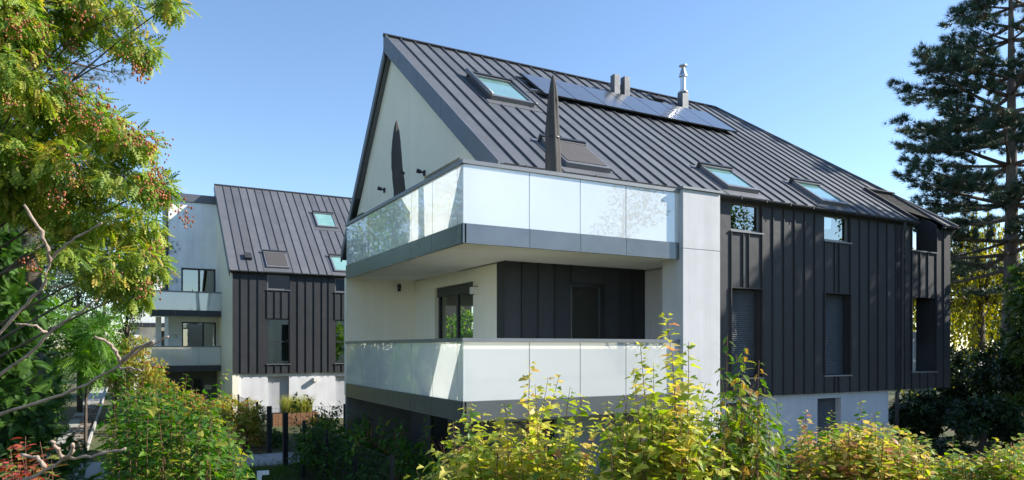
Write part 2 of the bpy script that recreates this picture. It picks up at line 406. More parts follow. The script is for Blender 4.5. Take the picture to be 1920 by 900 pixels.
def skylight(par, S, x0, x1, u0, u1, h=.11, blind=False, opened=False):
    T = S.T(); f = .075
    mb = MB(T)
    mb.box(x0, x1, u0, u0 + f * 1.5, .012, h).box(x0, x1, u1 - f, u1, .012, h + .02).box(x0, x0 + f, u0 + f * 1.5, u1 - f, .012, h).box(x1 - f, x1, u0 + f * 1.5, u1 - f, .012, h)
    o = mb.build('skylight', M['frame_l'], par)
    MB(T).box(x0 - .16, x1 + .16, u0 - .3, u0 - .002, .0125, .024).box(x0 - .14, x0 - .002, u0, u1, .0125, .03).box(x1 + .002, x1 + .14, u0, u1, .0125, .03).box(x0 - .16, x1 + .16, u1 + .002, u1 + .2, .0125, .03).build('flashing', M['roof'], o)
    MB(T).box(x0 + f, x1 - f, u0 + f * 1.5, u1 - f, h - .05, h - .03).build('pane', M['sky_glass'], o)
    if blind: MB(T).box(x0 + f * .8, x1 - f * .8, u0 + f * 1.5, u1 - f, h - .02, h + .012).build('awning', M['blind'], o)
    # dark roller box along the top edge and the left guide rail, both visible in the photograph
    MB(T).box(x0 - .03, x1 + .03, u1 + .004, u1 + .1, .012, h + .06).build('roller_box', M['frame'], o)
    if opened:
        MB().tube([S.P(x0 - .03, u0 - .05, h + .03), S.P(x0 - .03, u1 + .12, h + .05)], .06, 8).build('guide_rail', M['frame_l'], o, True)
        MB().tube([S.P(x1 + .03, u0 - .05, h), S.P(x1 + .03, u1 + .1, h + .03)], .03, 8).build('guide_rail', M['frame_l'], o, True)
    return o


def balcony(par, plan, joints, z0, zf, zg, zr, slab_poly, name='balcony', fm='balc'):
    """plan: list of outer corner points; joints: for every run the stations (0..len) of the panel joints"""
    b = MB().prism(slab_poly, z0 + .03, zf - .02).build(name, M['soffit'], par)
    for k, (p, q) in enumerate(zip(plan[:-1], plan[1:])):
        p = Vector((*p, 0)); q = Vector((*q, 0)); d = (q - p); L = d.length; d.normalize(); nrm = Vector((d.y, -d.x, 0))   # outward to the right of travel
        T = lambda u, v, w, p=p, d=d, nrm=nrm: tuple(p + d * u + nrm * (-w) + Vector((0, 0, v)))
        st = [0, *joints[k], L]
        for a, e in zip(st[:-1], st[1:]):
            MB(T).box(a + .004, e - .004, z0, zf - .004, .0, .03).build('fascia_panel', M[fm], b)
            gpn = MB(T).box(a + .006, e - .006, zf + .004, zg, .02, .036).build('glass_pane', M['opal'], b)
            gpn.data.materials.append(M['clear']); gpn.data.polygons.foreach_set('material_index', [0, 1, 1, 1, 1, 1])   # opal film on the outer face of clear glass
        MB(T).box(-.02, L + .02, zg + .001, zr, -.015, .07).build('handrail', M['rail'], b)
        MB(T).box(0, L, z0 + .002, zf - .006, .032, .06).build('edge_beam', M['dark'], b)
        MB(T).box(.001, L - .001, zf - .003, zf + .003, .0, .06).build('glass_shoe', M['rail'], b)
    return b


def wall_lamp(par, T, u, v, w=.2, h=.15, dp=.11):
    o = MB(T).box(u - w / 2, u + w / 2, v - h / 2, v + h / 2, -dp, -.004).build('wall_lamp', M['lamp'], par)
    MB(T).box(u + w / 2 + .001, u + w / 2 + .02, v - h / 2 - .01, v + h / 2 + .01, -dp - .01, -.003).box(u - w / 2 - .01, u + w / 2, v + h / 2 + .001, v + h / 2 + .012, -dp - .008, -.003).build('lamp_frame', M['black'], o)


def spotlight(par, T, u, v, sgn=1):
    o = MB(T).box(u - .04, u + .04, v - .07, v + .07, -.05, -.002).build('spotlight', M['black'], par, bevel=.01)
    a = T(u, v + .01, -.05); b = T(u - sgn * .06, v + .06, -.2)
    MB().tube([a, Vector(a).lerp(Vector(b), .3), Vector(a).lerp(Vector(b), .35), b], [.025, .025, .05, .055], 9).build('lamp_head', M['black'], o, True)


# ------------------------------------------------------------------ ground
N = 140
xs = np.concatenate([np.linspace(-900, -40, 14), np.linspace(-38, 48, N), np.linspace(52, 900, 14)]); ys = np.concatenate([np.linspace(-900, -32, 14), np.linspace(-30, 62, N), np.linspace(66, 900, 14)])
X, Y = np.meshgrid(xs, ys); Z = gz(X, Y) + .015 * np.sin(X * 1.7 + Y * .6) * np.sin(Y * 1.3) * (np.abs(X) < 60)
Z = np.where((X > -.9) & (X < 20) & (Y > -.5) & (Y < 45), np.minimum(Z, gz(X, Y)), Z)
nx, ny = len(xs), len(ys); idx = np.arange(nx * ny).reshape(ny, nx)
F = np.stack([idx[:-1, :-1], idx[:-1, 1:], idx[1:, 1:], idx[1:, :-1]], -1).reshape(-1, 4)
me = bpy.data.meshes.new('ground'); me.from_pydata(np.stack([X, Y, Z], -1).reshape(-1, 3).tolist(), [], F.tolist()); me.materials.append(M['ground'])
me.polygons.foreach_set('use_smooth', [True] * len(me.polygons)); struct(link('ground', me))

# side walk of slabs along the left hedge, kerb board, and the gravel path through the gate
walk = struct(MB().box(-7.0, -5.95, -2, 62, G - .1, G + .03).build('side_path', M['gravel']))
rr = random.Random(3); y = 4.0
while y < 44:
    ln = .62 + rr.random() * .25
    for (a, b) in ((-6.95, -6.5), (-6.48, -6.02)):
        t_ = rr.uniform(-.03, .03); MB().box(a + t_ * .3, b + t_ * .3, y + .012, y + ln - .012, G + .02, G + .05 + rr.uniform(0, .025)).build('path_slab', M['slab'], walk)
    y += ln
kerb = MB().box(-5.93, -5.86, -2, 62, G - .2, G + .16).build('kerb', M['concrete']); struct(kerb)
gp = struct(MB().prism([(-5.86, 11.2), (-1.5, 11.3), (1.6, 11.4), (1.6, 13.6), (-1.2, 13.75), (-5.86, 14.4)], G - .05, G + .045).build('gravel_path', M['gravel']))


# ------------------------------------------------------------------ main building
A = thing('apartment_building', 'large dark zinc and cream gabled building with two wraparound glass balconies', 'building', (8, 7, 0))
YF = 2.0; XG = 1.83
YE, ZE, YR, ZR = 1.88, 7.43, 8.8, 12.58
S = Slope(YE, ZE, YR, ZR)
XV = 1.62
# cladding front
holesA = [(8.03, 9.08, 6.64, 7.37), (8.03, 9.08, 3.07, 5.24), (11.42, 12.46, 6.61, 7.37), (11.42, 12.46, 3.06, 5.24), (15.2, 16.4, 6.6, 7.6), (15.2, 16.4, 3.07, 5.27), (3.42, 4.3, 2.92, 5.17)]
wall(FRONT(YF + .035), XG + .012, 15.2, 2.62, 7.36, .3, [h for h in holesA if h[0] < 15]).build('front_wall', M['clad'], A)
ZC0, ZC1 = 2.6, 7.36
edges = [1.835, 2.23, 2.62, 3.02, 3.42, 4.3, 4.7, 5.06, 5.4]
clad(A, FRONT(YF), edges, ZC0 + .3, ZC1, holesA)
edges = [5.65, 6.05, 6.45, 6.85, 7.25, 7.64, 8.03, 8.43, 8.62, 9.08, 9.47, 9.86, 10.25, 10.64, 11.03, 11.42, 11.82, 12.0, 12.46, 12.86, 13.26, 13.66, 14.06, 14.46, 14.86, 15.2, 15.6, 15.98, 16.4, 16.78, 17.15]
clad(A, FRONT(YF), edges, ZC0, ZC1, holesA)
# pier and spandrels of the end loggia
MB().box(16.4, 17.12, YF + .035, 2.6, 2.62, 7.36).build('loggia_pier', M['clad'], A)
MB().box(15.2, 16.4, YF + .035, 2.3, 2.62, 3.065).box(15.2, 16.4, YF + .035, 2.3, 5.28, 6.595).build('loggia_parapet', M['clad'], A)
MB().box(15.16, 16.44, 1.95, 2.32, 6.6, 6.63).box(15.16, 16.44, 1.95, 2.32, 3.07, 3.1).build('loggia_sill', M['rail'], A)
MB().prism([(15.2, 2.04), (17.12, 2.04), (16.4, 4.3), (15.2, 4.3)], 2.62, 2.9).prism([(15.2, 2.04), (17.12, 2.04), (16.4, 4.3), (15.2, 4.3)], 5.3, 5.6).build('loggia_floor', M['dark'], A)
MB().box(15.0, 15.19, 2.34, 4.3, 2.62, 7.4).box(15.0, 16.6, 4.3, 4.5, 2.62, 9.1).build('loggia_wall', M['dark'], A)
MB().quad((17.0, 2.62, 2.9), (16.5, 4.2, 2.9), (16.5, 4.2, 4.3), (17.0, 2.62, 4.3)).quad((17.0, 2.62, 5.6), (16.5, 4.2, 5.6), (16.5, 4.2, 6.9), (17.0, 2.62, 6.9)).build('loggia_glass', M['opal'], A)
# plinth and pillar
holesP = [(11.3, 12.25, .4, 2.45), (8.0, 9.0, .4, 2.45), (2.0, 3.2, .4, 2.3)]
wall(FRONT(YF + .12), 1.9, 14.32, -.2, 2.615, .3, holesP).build('plinth_wall', M['plinth'], A)
MB().box(14.1, 14.32, YF + .42, 12, -.2, 2.6).build('plinth_end_wall', M['plinth'], A)
for h in holesP[:2]: window(A, FRONT(YF + .12), h[0], h[1], h[2], h[3], .2, shutter='shutter', sill=False)
window(A, FRONT(YF + .12), 2.0, 3.2, .4, 2.3, .2, mullions=(2.6,), sill=False)
pil = MB().box(4.61, 5.58, -.1, .5, -.2, 5.71).box(4.61, 5.58, -.1, .5, 5.722, 6.86).box(4.62, 5.57, -.09, .49, 5.70, 5.73).build('pillar', M['stucco_grey'], A, bevel=.006)
MB().box(4.58, 5.62, -.14, .54, 6.865, 6.91).build('coping', M['rail'], pil)
MB().box(5.4, 5.62, .5, 2.0, -.2, 5.51).box(5.4, 5.62, .5, 2.0, 5.53, 6.86).build('side_wall', M['stucco_grey'], A)
MB().box(5.38, 5.64, .5, 2.0, 6.865, 6.9).build('side_wall_coping', M['rail'], A)
# gable wall: lower storey with the sliding door, upper storey up to the roof
door = (3.44, 5.6, 2.92, 5.25)
wall(GABLE(XG), 2.04, 6.95, 2.62, 5.545, .3, [door]).build('gable_wall', M['stucco_cream'], A)
MB(GABLE(XG)).box(1.998, 2.3, 2.9, 5.53, -.012, -.001).build('corner_trim', M['clad'], A)
g_up = MB(GABLE(XG)); UD = (4.13, 6.3, 5.85, 8.11); UD2 = (11.4, 12.2, 5.85, 8.08)
zt = lambda y: (ZE + (y - YE) * (ZR - ZE) / (YR - YE) - .3) if y <= YR else (12.0 - (y - YR) * (12.0 - 7.0) / (13.2 - YR) - .12)
def gable_col(a, b, z0):
    g_up.prism([(a, z0), (b, z0), (b, zt(b)), (a, zt(a))], 0, .3)
for a, b, z0 in ((2.04, UD[0], 5.52), (UD[0], UD[1], UD[3]), (UD[1], YR, 5.52), (YR, UD2[0], 5.52), (UD2[0], UD2[1], UD2[3]), (UD2[1], 12.9, 5.52)): gable_col(a, b, z0)
g_up.build('upper_gable_wall', M['stucco_cream'], A)
window(A, GABLE(XG), *door, .1, mullions=(4.5,), sill=False, fw=.08, name='sliding_door', glass='glass_dark')
MB(GABLE(XG)).box(3.45, 5.59, 5.03, 5.245, .06, .099).build('shutter_box', M['frame'], A)
window(A, GABLE(XG), *UD, .2, mullions=(5.2,), sill=False, fw=.08, name='sliding_door', shutter='shutter', shut_to=.2)
window(A, GABLE(XG), *UD2, .2, sill=False)
wall_lamp(A, GABLE(XG), 3.28, 5.03)
spotlight(A, GABLE(XG), 9.33, 8.36, -1); spotlight(A, GABLE(XG), 6.23, 8.19, -1); spotlight(A, FRONT(6.95), 1.4, 5.32)
window(A, FRONT(YF), 3.42, 4.3, 2.92, 5.17, .1, sill=False, fw=.07, name='terrace_door')
# screen wall that closes the balconies at the back, and the charcoal ground floor
MB(FRONT(6.95)).box(.03, XG - .002, 2.62, 5.545, 0, .18).build('screen_wall', M['stucco_cream'], A)
MB().box(.05, XG, 6.96, 7.12, -.2, 2.61).box(XG - .1, XG + .1, 2.13, 6.95, -.2, 2.6).build('basement_wall', M['dark_render'], A)
window(A, GABLE(XG - .1), 4.6, 5.5, .5, 2.3, -.06, sill=False)
wall(FRONT(12.6), XG + .3, 14, -.2, 7.1, .3, [(4.2, 6.5, 2.95, 5.3)]).build('rear_wall', M['stucco_cream'], A)
# interior floors and partitions so that daylight cannot leak through
MB().box(XG + .32, 14.9, 2.36, 12.55, 2.64, 2.9).box(XG + .32, 14.9, 2.36, 12.55, 5.45, 5.6).build('floor_slab', M['interior'], A)
MB().box(6.6, 14.9, 5.7, 5.85, -.1, 9.5).box(XG + .32, 6.59, 5.7, 5.85, -.1, 2.6).box(XG + .32, 6.59, 5.7, 5.85, 5.62, 9.5).box(6.6, 6.7, 5.86, 12.55, 2.92, 5.44).box(6.3, 6.45, 2.36, 5.7, 2.9, 7.3).box(10.2, 10.35, 2.36, 5.7, 2.9, 7.3).box(13.4, 13.5, 2.36, 5.7, 2.9, 7.3).box(2.14, 2.2, 2.36, 2.9, 2.9, 5.4).build('partition_wall', M['interior'], A)
# windows of the cladding front
for x0, x1 in ((8.03, 9.08), (11.42, 12.46)):
    window(A, FRONT(YF), x0, x1, 6.64, 7.35, .07, fmat='frame_l')
    window(A, FRONT(YF), x0, x1, 3.07, 5.24, .24, shutter='shutter')
    MB(FRONT(YF)).box(x0 - .03, x0, 3.04, 5.27, -.045, .05).box(x1, x1 + .03, 3.04, 5.27, -.045, .05).box(x0, x1, 5.24, 5.27, -.045, .05).build('window_surround', M['clad'], A)
for h in ((15.2, 16.4, 3.07, 5.27), (15.2, 16.4, 6.6, 7.3)):
    MB(FRONT(YF)).box(h[0] - .03, h[0], h[2], h[3], -.045, .05).box(h[1], h[1] + .03, h[2], h[3], -.045, .05).build('loggia_surround', M['clad'], A)

# roof: deck, verges, trays
x_end = lambda u: 17.25 - (17.25 - 14.25) * u / S.L
PITCH = (15.31 - 1.66) / 32
umax = lambda x: S.L if x <= 14.25 else max(0., S.L * (17.25 - x) / 3.0)
UC = S.u(3.5)
roof = MB(S.T()).prism([(1.66, 0.02), (15.3, 0.02), (15.3, UC), (16.6, UC), (16.6, .02), (17.2, .02), (14.22, S.L - .02), (1.66, S.L - .02)], -.16, -.001).build('roof', M['clad'], A)
rs = 12.05; rx = (13.3 - YR)
MB().quad((1.7, YR - .05, 12.25), (14.3, YR - .05, 12.25), (12.5, 13.35, 7.05), (1.7, 13.35, 7.05)).quad((1.7, YR - .05, 12.0), (14.3, YR - .05, 12.0), (12.5, 13.3, 6.85), (1.7, 13.3, 6.85)).build('rear_slope', M['roof'], roof)
skyA = [(3.2, 4.45, S.u(5.3), S.u(6.6)), (3.35, 4.5, S.u(2.1), S.u(3.15)), (8.03, 9.1, S.u(2.14), S.u(3.1)), (11.42, 12.48, S.u(2.1), S.u(3.08))]
seamcut = [(a, b, u0 - .32, u1 + .22) for a, b, u0, u1 in skyA]
roof_trays(roof, S, 1.66, PITCH, 37, umax, [(15.31, 16.6, UC)], seamcut)
MB(S.T()).box(1.6, 14.25, S.L - .05, S.L + .06, -.02, .075).build('ridge_cap', M['clad'], roof)
dz = .52
sl = (ZR - ZE) / (YR - YE)
st = [1.86, 3.3, 4.75, 6.2, 7.6, YR + .06]
for a, b in zip(st[:-1], st[1:]):
    za, zb = ZE + (a - YE) * sl + .07, ZE + (b - YE) * sl + .07
    MB(GABLE(XV)).prism([(a + .004, za - dz), (b - .004, zb - dz), (b - .004, zb), (a + .004, za)], 0, .05).build('verge_panel', M['fascia'], roof)
MB(GABLE(XV)).prism([(1.9, ZE + .0 - .44), (YR, ZR - .44), (YR, ZR - .35), (1.9, ZE - .35)], .052, .24).build('verge_soffit', M['dark'], roof)
q = [(YR, 12.28), (10.4, 10.42), (11.9, 8.68), (13.34, 7.0)]
for (a, za), (b, zb) in zip(q[:-1], q[1:]):
    MB(GABLE(XV)).prism([(a + .003, za - .30), (b - .003, zb - .30), (b - .003, zb), (a + .003, za)], 0, .05).build('verge_panel', M['fascia'], roof)
MB(GABLE(XV)).prism([(YR, 12.03), (13.34, 6.76), (13.34, 6.86), (YR, 12.13)], .052, .28).build('verge_soffit', M['black'], roof)  # black paints in the shadow under the rear verge
# far skewed verge and kerb of the loggia cut
MB(S.T()).prism([(17.25, -.02), (17.3, 0), (14.3, S.L), (14.25, S.L)], -.3, .07).build('verge_panel', M['fascia'], roof)
T = S.T()
MB(T).box(15.23, 15.31, 0, UC, -.3, .09).box(15.23, 16.68, UC, UC + .08, -.3, .09).box(16.6, 16.66, 0, UC, -.2, .06).build('cut_kerb', M['clad'], roof)
yc = 3.5; zc = ZE + (yc - YE) * sl
MB(GABLE(16.45)).prism([(2.05, 7.3), (2.55, 7.36), (3.48, zc - .5), (3.48, zc - .06), (2.05, ZE + .04)], 0, .12).build('cut_cheek', M['clad'], roof)
MB(GABLE(15.19)).prism([(2.05, 7.3), (3.48, 7.3), (3.48, zc - .1), (2.05, ZE)], -.1, .04).build('cut_cheek', M['clad'], roof)
MB().box(15.2, 16.45, 3.48, 3.56, 7.9, zc - .1).build('cut_back', M['clad'], roof)
# gutter and downpipe
def gutter(x0, x1, y, z, par):
    mb = MB(lambda a, b, c: (c, y + a, z + b)); pr = []
    for i in range(9): t_ = math.pi * i / 8; pr.append((-.075 * math.cos(t_), -.075 * math.sin(t_)))
    inner = [(a * .9, b * .9) for a, b in reversed(pr)]
    mb.prism(pr + inner, x0, x1); g = mb.build('gutter', M['clad'], par)
    xb = x0 + .5
    while xb < x1: MB().box(xb - .012, xb + .012, y - .085, y - .074, z - .07, z + .02).build('gutter_bracket', M['dark'], g); xb += .85
gutter(1.7, 15.25, YE - .04, ZE - .005, A); gutter(16.62, 17.28, YE - .04, ZE - .005, A)
MB().tube([(14.62, 1.84, 7.36), (14.62, 1.84, 7.25), (14.62, 1.9, 7.1), (14.62, 1.9, 2.7), (14.5, 1.98, 2.5), (14.5, 1.98, .3)], .05, 10).build('downpipe', M['clad'], A, True)
for z in (6.4, 5.1, 3.6): MB().tube([(14.62, 1.9, z - .03), (14.62, 1.9, z + .03)], .058, 10).build('pipe_clip', M['dark'], A)
for i, (a, b, u0, u1) in enumerate(skyA): skylight(roof, S, a, b, u0, u1, blind=(i == 1), opened=(i == 0), h=.13)
# solar array
arr = MB(T).box(5.0, 12.55, S.u(6.2) + .25, S.u(6.2) + .31, .055, .12).box(5.0, 12.55, S.u(7.55) - .31, S.u(7.55) - .25, .055, .12).build('solar_rail', M['steel'], A)
U0, U1 = S.u(6.15), S.u(7.52); NP = 7; wv = (12.5 - 5.25) / NP
for i in range(NP):
    sp = MB(T).box(5.25 + i * wv + .008, 5.25 + (i + 1) * wv - .008, U0, U1, .125, .165).build('solar_panel', M['dark'], arr)
    sp2 = MB(T).box(5.25 + i * wv + .016, 5.25 + (i + 1) * wv - .016, U0 + .012, U1 - .012, .1655, .169).build('cell_sheet', M['solar'], arr)
for x0 in (8.85, 9.25): MB().box(x0, x0 + .22, 7.72, 7.94, 11.55, 12.5).build('vent_box', M['roof'], A, bevel=.01)
fl = MB().box(11.92, 12.18, 7.97, 8.23, 11.7, 12.56).build('chimney', M['roof'], A)
MB().lathe((12.05, 8.1, 12.56), [(.17, 0), (.17, .03), (.095, .08), (.095, .52), (.14, .55), (.14, .58), (.13, .62), (.05, .85), (.03, .88), (.14, .91), (.14, .94), (.0, .98)], 24).build('flue', M['steel'], fl)
MB(T).box(10.75, 11.15, S.u(8.05), S.u(8.3), .05, .13).build('roof_vent', M['clad'], A)

# balconies of the main building (runs: back along the left side, then the front)
JY = [1.34 - 0, 2.4, 3.41, 4.51, 5.57]; JX = [1.26, 2.31, 3.33]
slab_poly = [(.03, .03), (4.6, .03), (4.6, .5), (5.4, .5), (5.4, 2.0), (XG, 2.0), (XG, 6.94), (.03, 6.94)]
for z0, zf, zg, zr in ((2.59, 2.92, 3.895, 3.96), (5.51, 5.83, 6.805, 6.87)):
    plan = [(0, 6.9), (0, 0), (4.6, 0)]
    balcony(A, plan, [[6.9 - y for y in reversed(JY)] + [6.9 - .27], JX], z0, zf, zg, zr, slab_poly)

# closed parasols on the upper terrace
def parasol(loc, h, r, label, bulge, seed):
    rr = random.Random(seed)
    t_ = thing('parasol', label, 'parasol', loc, 'covered parasols on the upper terrace')
    prof = [(0, .95), (.06, 1.05), (.2, 1.08), (.32, 1.05), (.45, 1.0), (.5, .92), (.55, .96), (.68, .84), (.8, .7), (.88, .54), (.94, .38), (.98, .2), (1.0, .06)]
    mb = MB(); n_ = 32; z0 = .75
    for i, (f, w_) in enumerate(prof):
        for j in range(n_):
            a = 2 * math.pi * j / n_; fold = 1 + .2 * abs(math.sin(3.5 * a + f * 1.6 + seed)) - .1 + rr.uniform(-.05, .05) + .08 * math.sin(a + f * 9)
            mb.v.append((loc[0] + math.cos(a) * r * w_ * fold + bulge * (.03 * math.sin(f * 6) - .05 * f), loc[1] + math.sin(a) * r * w_ * fold, loc[2] + z0 + f * (h - z0)))
    for i in range(len(prof) - 1):
        for j in range(n_): qn = (j + 1) % n_; mb.f.append((i * n_ + j, i * n_ + qn, (i + 1) * n_ + qn, (i + 1) * n_ + j))
    mb.f.append(tuple((len(prof) - 1) * n_ + j for j in range(n_)))
    zs = loc[2] + z0 + .5 * (h - z0); MB().lathe((loc[0], loc[1], zs), [(r * .98, -.025), (r * 1.05, -.015), (r * 1.05, .015), (r * .98, .025)], 18).build('tie_strap', M['black'], t_, True)
    mb.build('cover', M['umbrella'], t_, True)
    MB().tube([(loc[0], loc[1], loc[2]), (loc[0], loc[1], loc[2] + 1)], .03, 8).build('pole', M['dark'], t_, True)
    MB().box(loc[0] - .35, loc[0] + .35, loc[1] - .35, loc[1] + .35, loc[2], loc[2] + .09).build('base', M['dark'], t_)
parasol((2.35, 1.0, 5.83), 3.18, .135, 'straight dark parasol in its cover in front of the roof slope', 0, 1)
parasol((.66, 4.88, 5.83), 3.12, .125, 'crooked dark parasol in its cover against the cream gable', 1, 4)

# flower box in the end loggia
fb = thing('flower_box', 'white box with pink flowers inside the end loggia', 'flower box', (16.0, 2.75, 2.9))
MB().box(15.8, 16.3, 2.62, 2.95, 2.905, 3.9).build('box', M['white_metal'], fb)

# ------------------------------------------------------------------ second building behind
B = thing('apartment_building', 'smaller looking dark zinc gabled building behind the path, partly hidden by cream gable', 'building', (3, 29, 0))
YB = 24.8; XB = -.33
SB = Slope(YB - .1, 7.4, 31.0, 12.6)
hb = []
for x0 in (1.22, 4.46, 8.4):
    hb += [(x0, x0 + 1.05, 6.58, 7.28), (x0, x0 + 1.05, 3.03, 5.2)]
wall(FRONT(YB + .035), XB + .012, 12, 2.6, 7.36, .3, hb).build('front_wall', M['clad'], B)
eb = [XB + .02, .04, .43, .82, 1.22, 1.58, 1.9, 2.27, 2.66, 3.05, 3.44, 3.83, 4.15, 4.46, 4.82, 5.14, 5.51, 5.9, 6.3, 6.7, 7.1, 7.5, 7.95, 8.4]
clad(B, FRONT(YB), eb, 2.58, 7.36, hb)
gholes = [(1.27, 2.26, G, 2.43), (4.51, 5.5, G, 2.4)]
wall(FRONT(YB + .1), XB + .06, 12, -.2, 2.6, .3, gholes).build('plinth_wall', M['stucco_rear'], B)
for h in gholes: window(B, FRONT(YB + .1), *h, .2, shutter='shutter_l', sill=False, name='shutter_door')
for i, x0 in enumerate((1.22, 4.46)):
    window(B, FRONT(YB), x0, x0 + 1.05, 6.58, 7.28, .05, fmat='frame_l')
    window(B, FRONT(YB), x0, x0 + 1.05, 3.03, 5.2, .07, transoms=(4.1,), curtain=(x0 + .1, x0 + .95) if i == 0 else None)
MB(FRONT(YB + .1)).box(3.4, 3.6, 2.15, 2.33, -.22, -.003).build('wall_lamp', M['lamp'], B)
MB(GABLE(XB)).prism([(YB + .04, -.2), (31, -.2), (31, 12.2), (YB + .04, 7.25)], 0, .3).build('gable_wall', M['stucco_cream'], B)
MB().box(XB + .3, 12, 25.2, 31, 2.6, 2.9).box(XB + .3, 12, 25.2, 31, 5.45, 5.6).box(XB + .3, 12, 27.5, 27.7, 0, 9.2).build('floor_slab', M['interior'], B)
rb = MB(SB.T()).prism([(XB - .1, .02), (12, .02), (12, SB.L), (XB - .1, SB.L)], -.16, -.001).build('roof', M['clad'], B)
skyB = [(1.22, 2.28, SB.u(24.95), SB.u(25.95)), (4.46, 5.5, SB.u(24.9), SB.u(25.95)), (4.4, 5.5, SB.u(28.2), SB.u(29.3))]
roof_trays(rb, SB, XB - .1, .41, 24, lambda x: SB.L, [], [(a, b, u0 - .32, u1 + .22) for a, b, u0, u1 in skyB])
for i, (a, b, u0, u1) in enumerate(skyB): skylight(rb, SB, a, b, u0, u1, h=.1, blind=(i == 0))
MB(SB.T()).box(.3, .62, SB.u(25.4), SB.u(25.75), .013, .16).build('roof_vent', M['clad'], rb)
MB(SB.T()).box(XB - .14, XB - .1, 0, SB.L, -.32, .05).build('verge_panel', M['fascia'], rb)
MB(SB.T()).box(XB - .14, 12, SB.L - .05, SB.L + .05, -.02, .06).build('ridge_cap', M['clad'], rb)
MB().quad((XB - .1, 31, 12.5), (12, 31, 12.5), (12, 35.5, 7), (XB - .1, 35.5, 7)).build('rear_slope', M['roof'], rb)
MB().box(XB + .3, 12, 35.2, 35.4, 0, 7).build('rear_wall', M['stucco_white'], B)
gutter(XB - .1, 12, YB - .14, 7.39, B)
# its left wing with the balconies
wd = [(-2.08, -.38, 5.72, 8.05), (-2.05, -.36, 2.9, 5.17), (-2.1, -1.03, G, 2.2)]
wall(FRONT(31.0), -2.69, XB, 2.62, 11.55, .3, wd[:2]).build('wing_wall', M['stucco_white'], B)
MB().box(-2.69, -2.4, 31.3, 35, 2.62, 11.55).build('wing_side_wall', M['stucco_white'], B)
wall(FRONT(31.0), -3.3, XB, -.2, 2.6, .3, wd[2:]).build('entrance_wall', M['dark_render'], B)
MB().box(-2.8, XB - .06, 30.9, 35, 11.56, 11.97).build('wing_roof', M['fascia'], B)
MB().box(-2.8, -2.7, 30.95, 35, 5.6, 11.55).build('wing_edge', M['dark'], B)
MB().box(-2.4, XB, 33, 33.2, 0, 11.4).build('partition_wall', M['interior'], B)
window(B, FRONT(31.0), *wd[0], .12, mullions=(-1.2,), sill=False, fw=.09, curtain=(-1.98, -1.25), name='sliding_door')
window(B, FRONT(31.0), *wd[1], .12, mullions=(-1.0,), sill=False, fw=.07, curtain=(-.98, -.5), name='sliding_door')
window(B, FRONT(31.0), *wd[2], .12, sill=False, fw=.07, name='entrance_door')
MB().tube([(-1.98, 30.98, .6), (-1.98, 30.98, 2.1)], .025, 8).build('door_handle', M['white_metal'], B, True)
MB(FRONT(31)).box(-.95, -.6, 1.55, 1.8, -.03, -.002).build('name_plate', M['sign'], B)
MB(FRONT(31)).box(-.9, -.75, 1.1, 1.38, -.04, -.002).build('intercom', M['rail'], B)
for z in (7.35, 4.4): wall_lamp(B, FRONT(31), -2.42, z)
for z0, zf, zg, zr in ((2.6, 2.9, 3.83, 3.89), (5.39, 5.7, 6.6, 6.67)):
    balcony(B, [(-3.55, 31), (-3.55, 29), (XB - .02, 29)], [[1.0], [1.05, 2.15]], z0, zf, zg, zr, [(-3.52, 29.03), (XB - .02, 29.03), (XB - .02, 30.99), (-3.52, 30.99)], fm='navy')
MB().box(-3.3, -3.05, 30.5, 31, -.2, 5.39).build('column', M['stucco_white'], B)

# third building, far left behind
Cb = thing('apartment_building', 'white block with balconies glimpsed far left behind the others', 'building', (-1, 48, 0))
wdc = [(-2.4, -1.6, 2.9, 5.0), (-2.4, -1.6, 5.7, 7.9)]
wall(FRONT(46.0), -4.2, 4, -.2, 11.5, .3, wdc).build('front_wall', M['stucco_white'], Cb)
MB().box(-4.2, -3.9, 46.3, 52, -.2, 11.5).build('side_wall', M['stucco_white'], Cb)
MB().box(-4.3, 4, 45.9, 52, 11.5, 11.9).build('roof', M['fascia'], Cb)
MB().box(-3.9, 4, 48, 48.2, 0, 11.4).build('partition_wall', M['interior'], Cb)
for w_ in wdc: window(Cb, FRONT(46.0), *w_, .12, sill=False)
wall_lamp(Cb, FRONT(46), -2.75, 4.5)
for z0, zf, zg, zr in ((2.5, 2.8, 3.8, 3.86), (5.2, 5.5, 6.4, 6.46)):
    balcony(Cb, [(-4.3, 46), (-4.3, 44), (2, 44)], [[1.0], [1.2, 2.4, 3.6, 4.8]], z0, zf, zg, zr, [(-4.27, 44.03), (2, 44.03), (2, 45.99), (-4.27, 45.99)], fm='navy')
MB().box(-4.1, -3.8, 44.3, 44.6, 0, 5.2).build('column', M['stucco_white'], Cb)


# ------------------------------------------------------------------ vegetation helpers
def unit(v): return v / np.maximum(np.linalg.norm(v, axis=-1, keepdims=True), 1e-9)
def rnd(n): return unit(RNG.normal(size=(n, 3)))


def tmpl_leaf(half, zf=.18, droop=.25):
    """a folded leaf: half outline (x, y) from base to tip, fan from two points on the midrib"""
    h = [(0, 0)] + half + [(1, 0)]; v = []; f = []
    mid = [(0.35, 0), (.7, 0)]
    for sgn in (1, -1):
        k = len(v)
        for x, y in h + mid: v.append((x, sgn * y, zf * y - droop * x * x))
        n = len(h); m0, m1 = k + n, k + n + 1
        for i in range(n - 1):
            m_ = m0 if (h[i][0] + h[i + 1][0]) / 2 < .5 else m1
            f.append((k + i, k + i + 1, m_) if sgn < 0 else (k + i + 1, k + i, m_))
        j = max(i for i in range(n) if h[i][0] <= .55)
        f.append((k + j, m1, m0) if sgn < 0 else (k + j, m0, m1))
    return np.array(v), np.array(f)


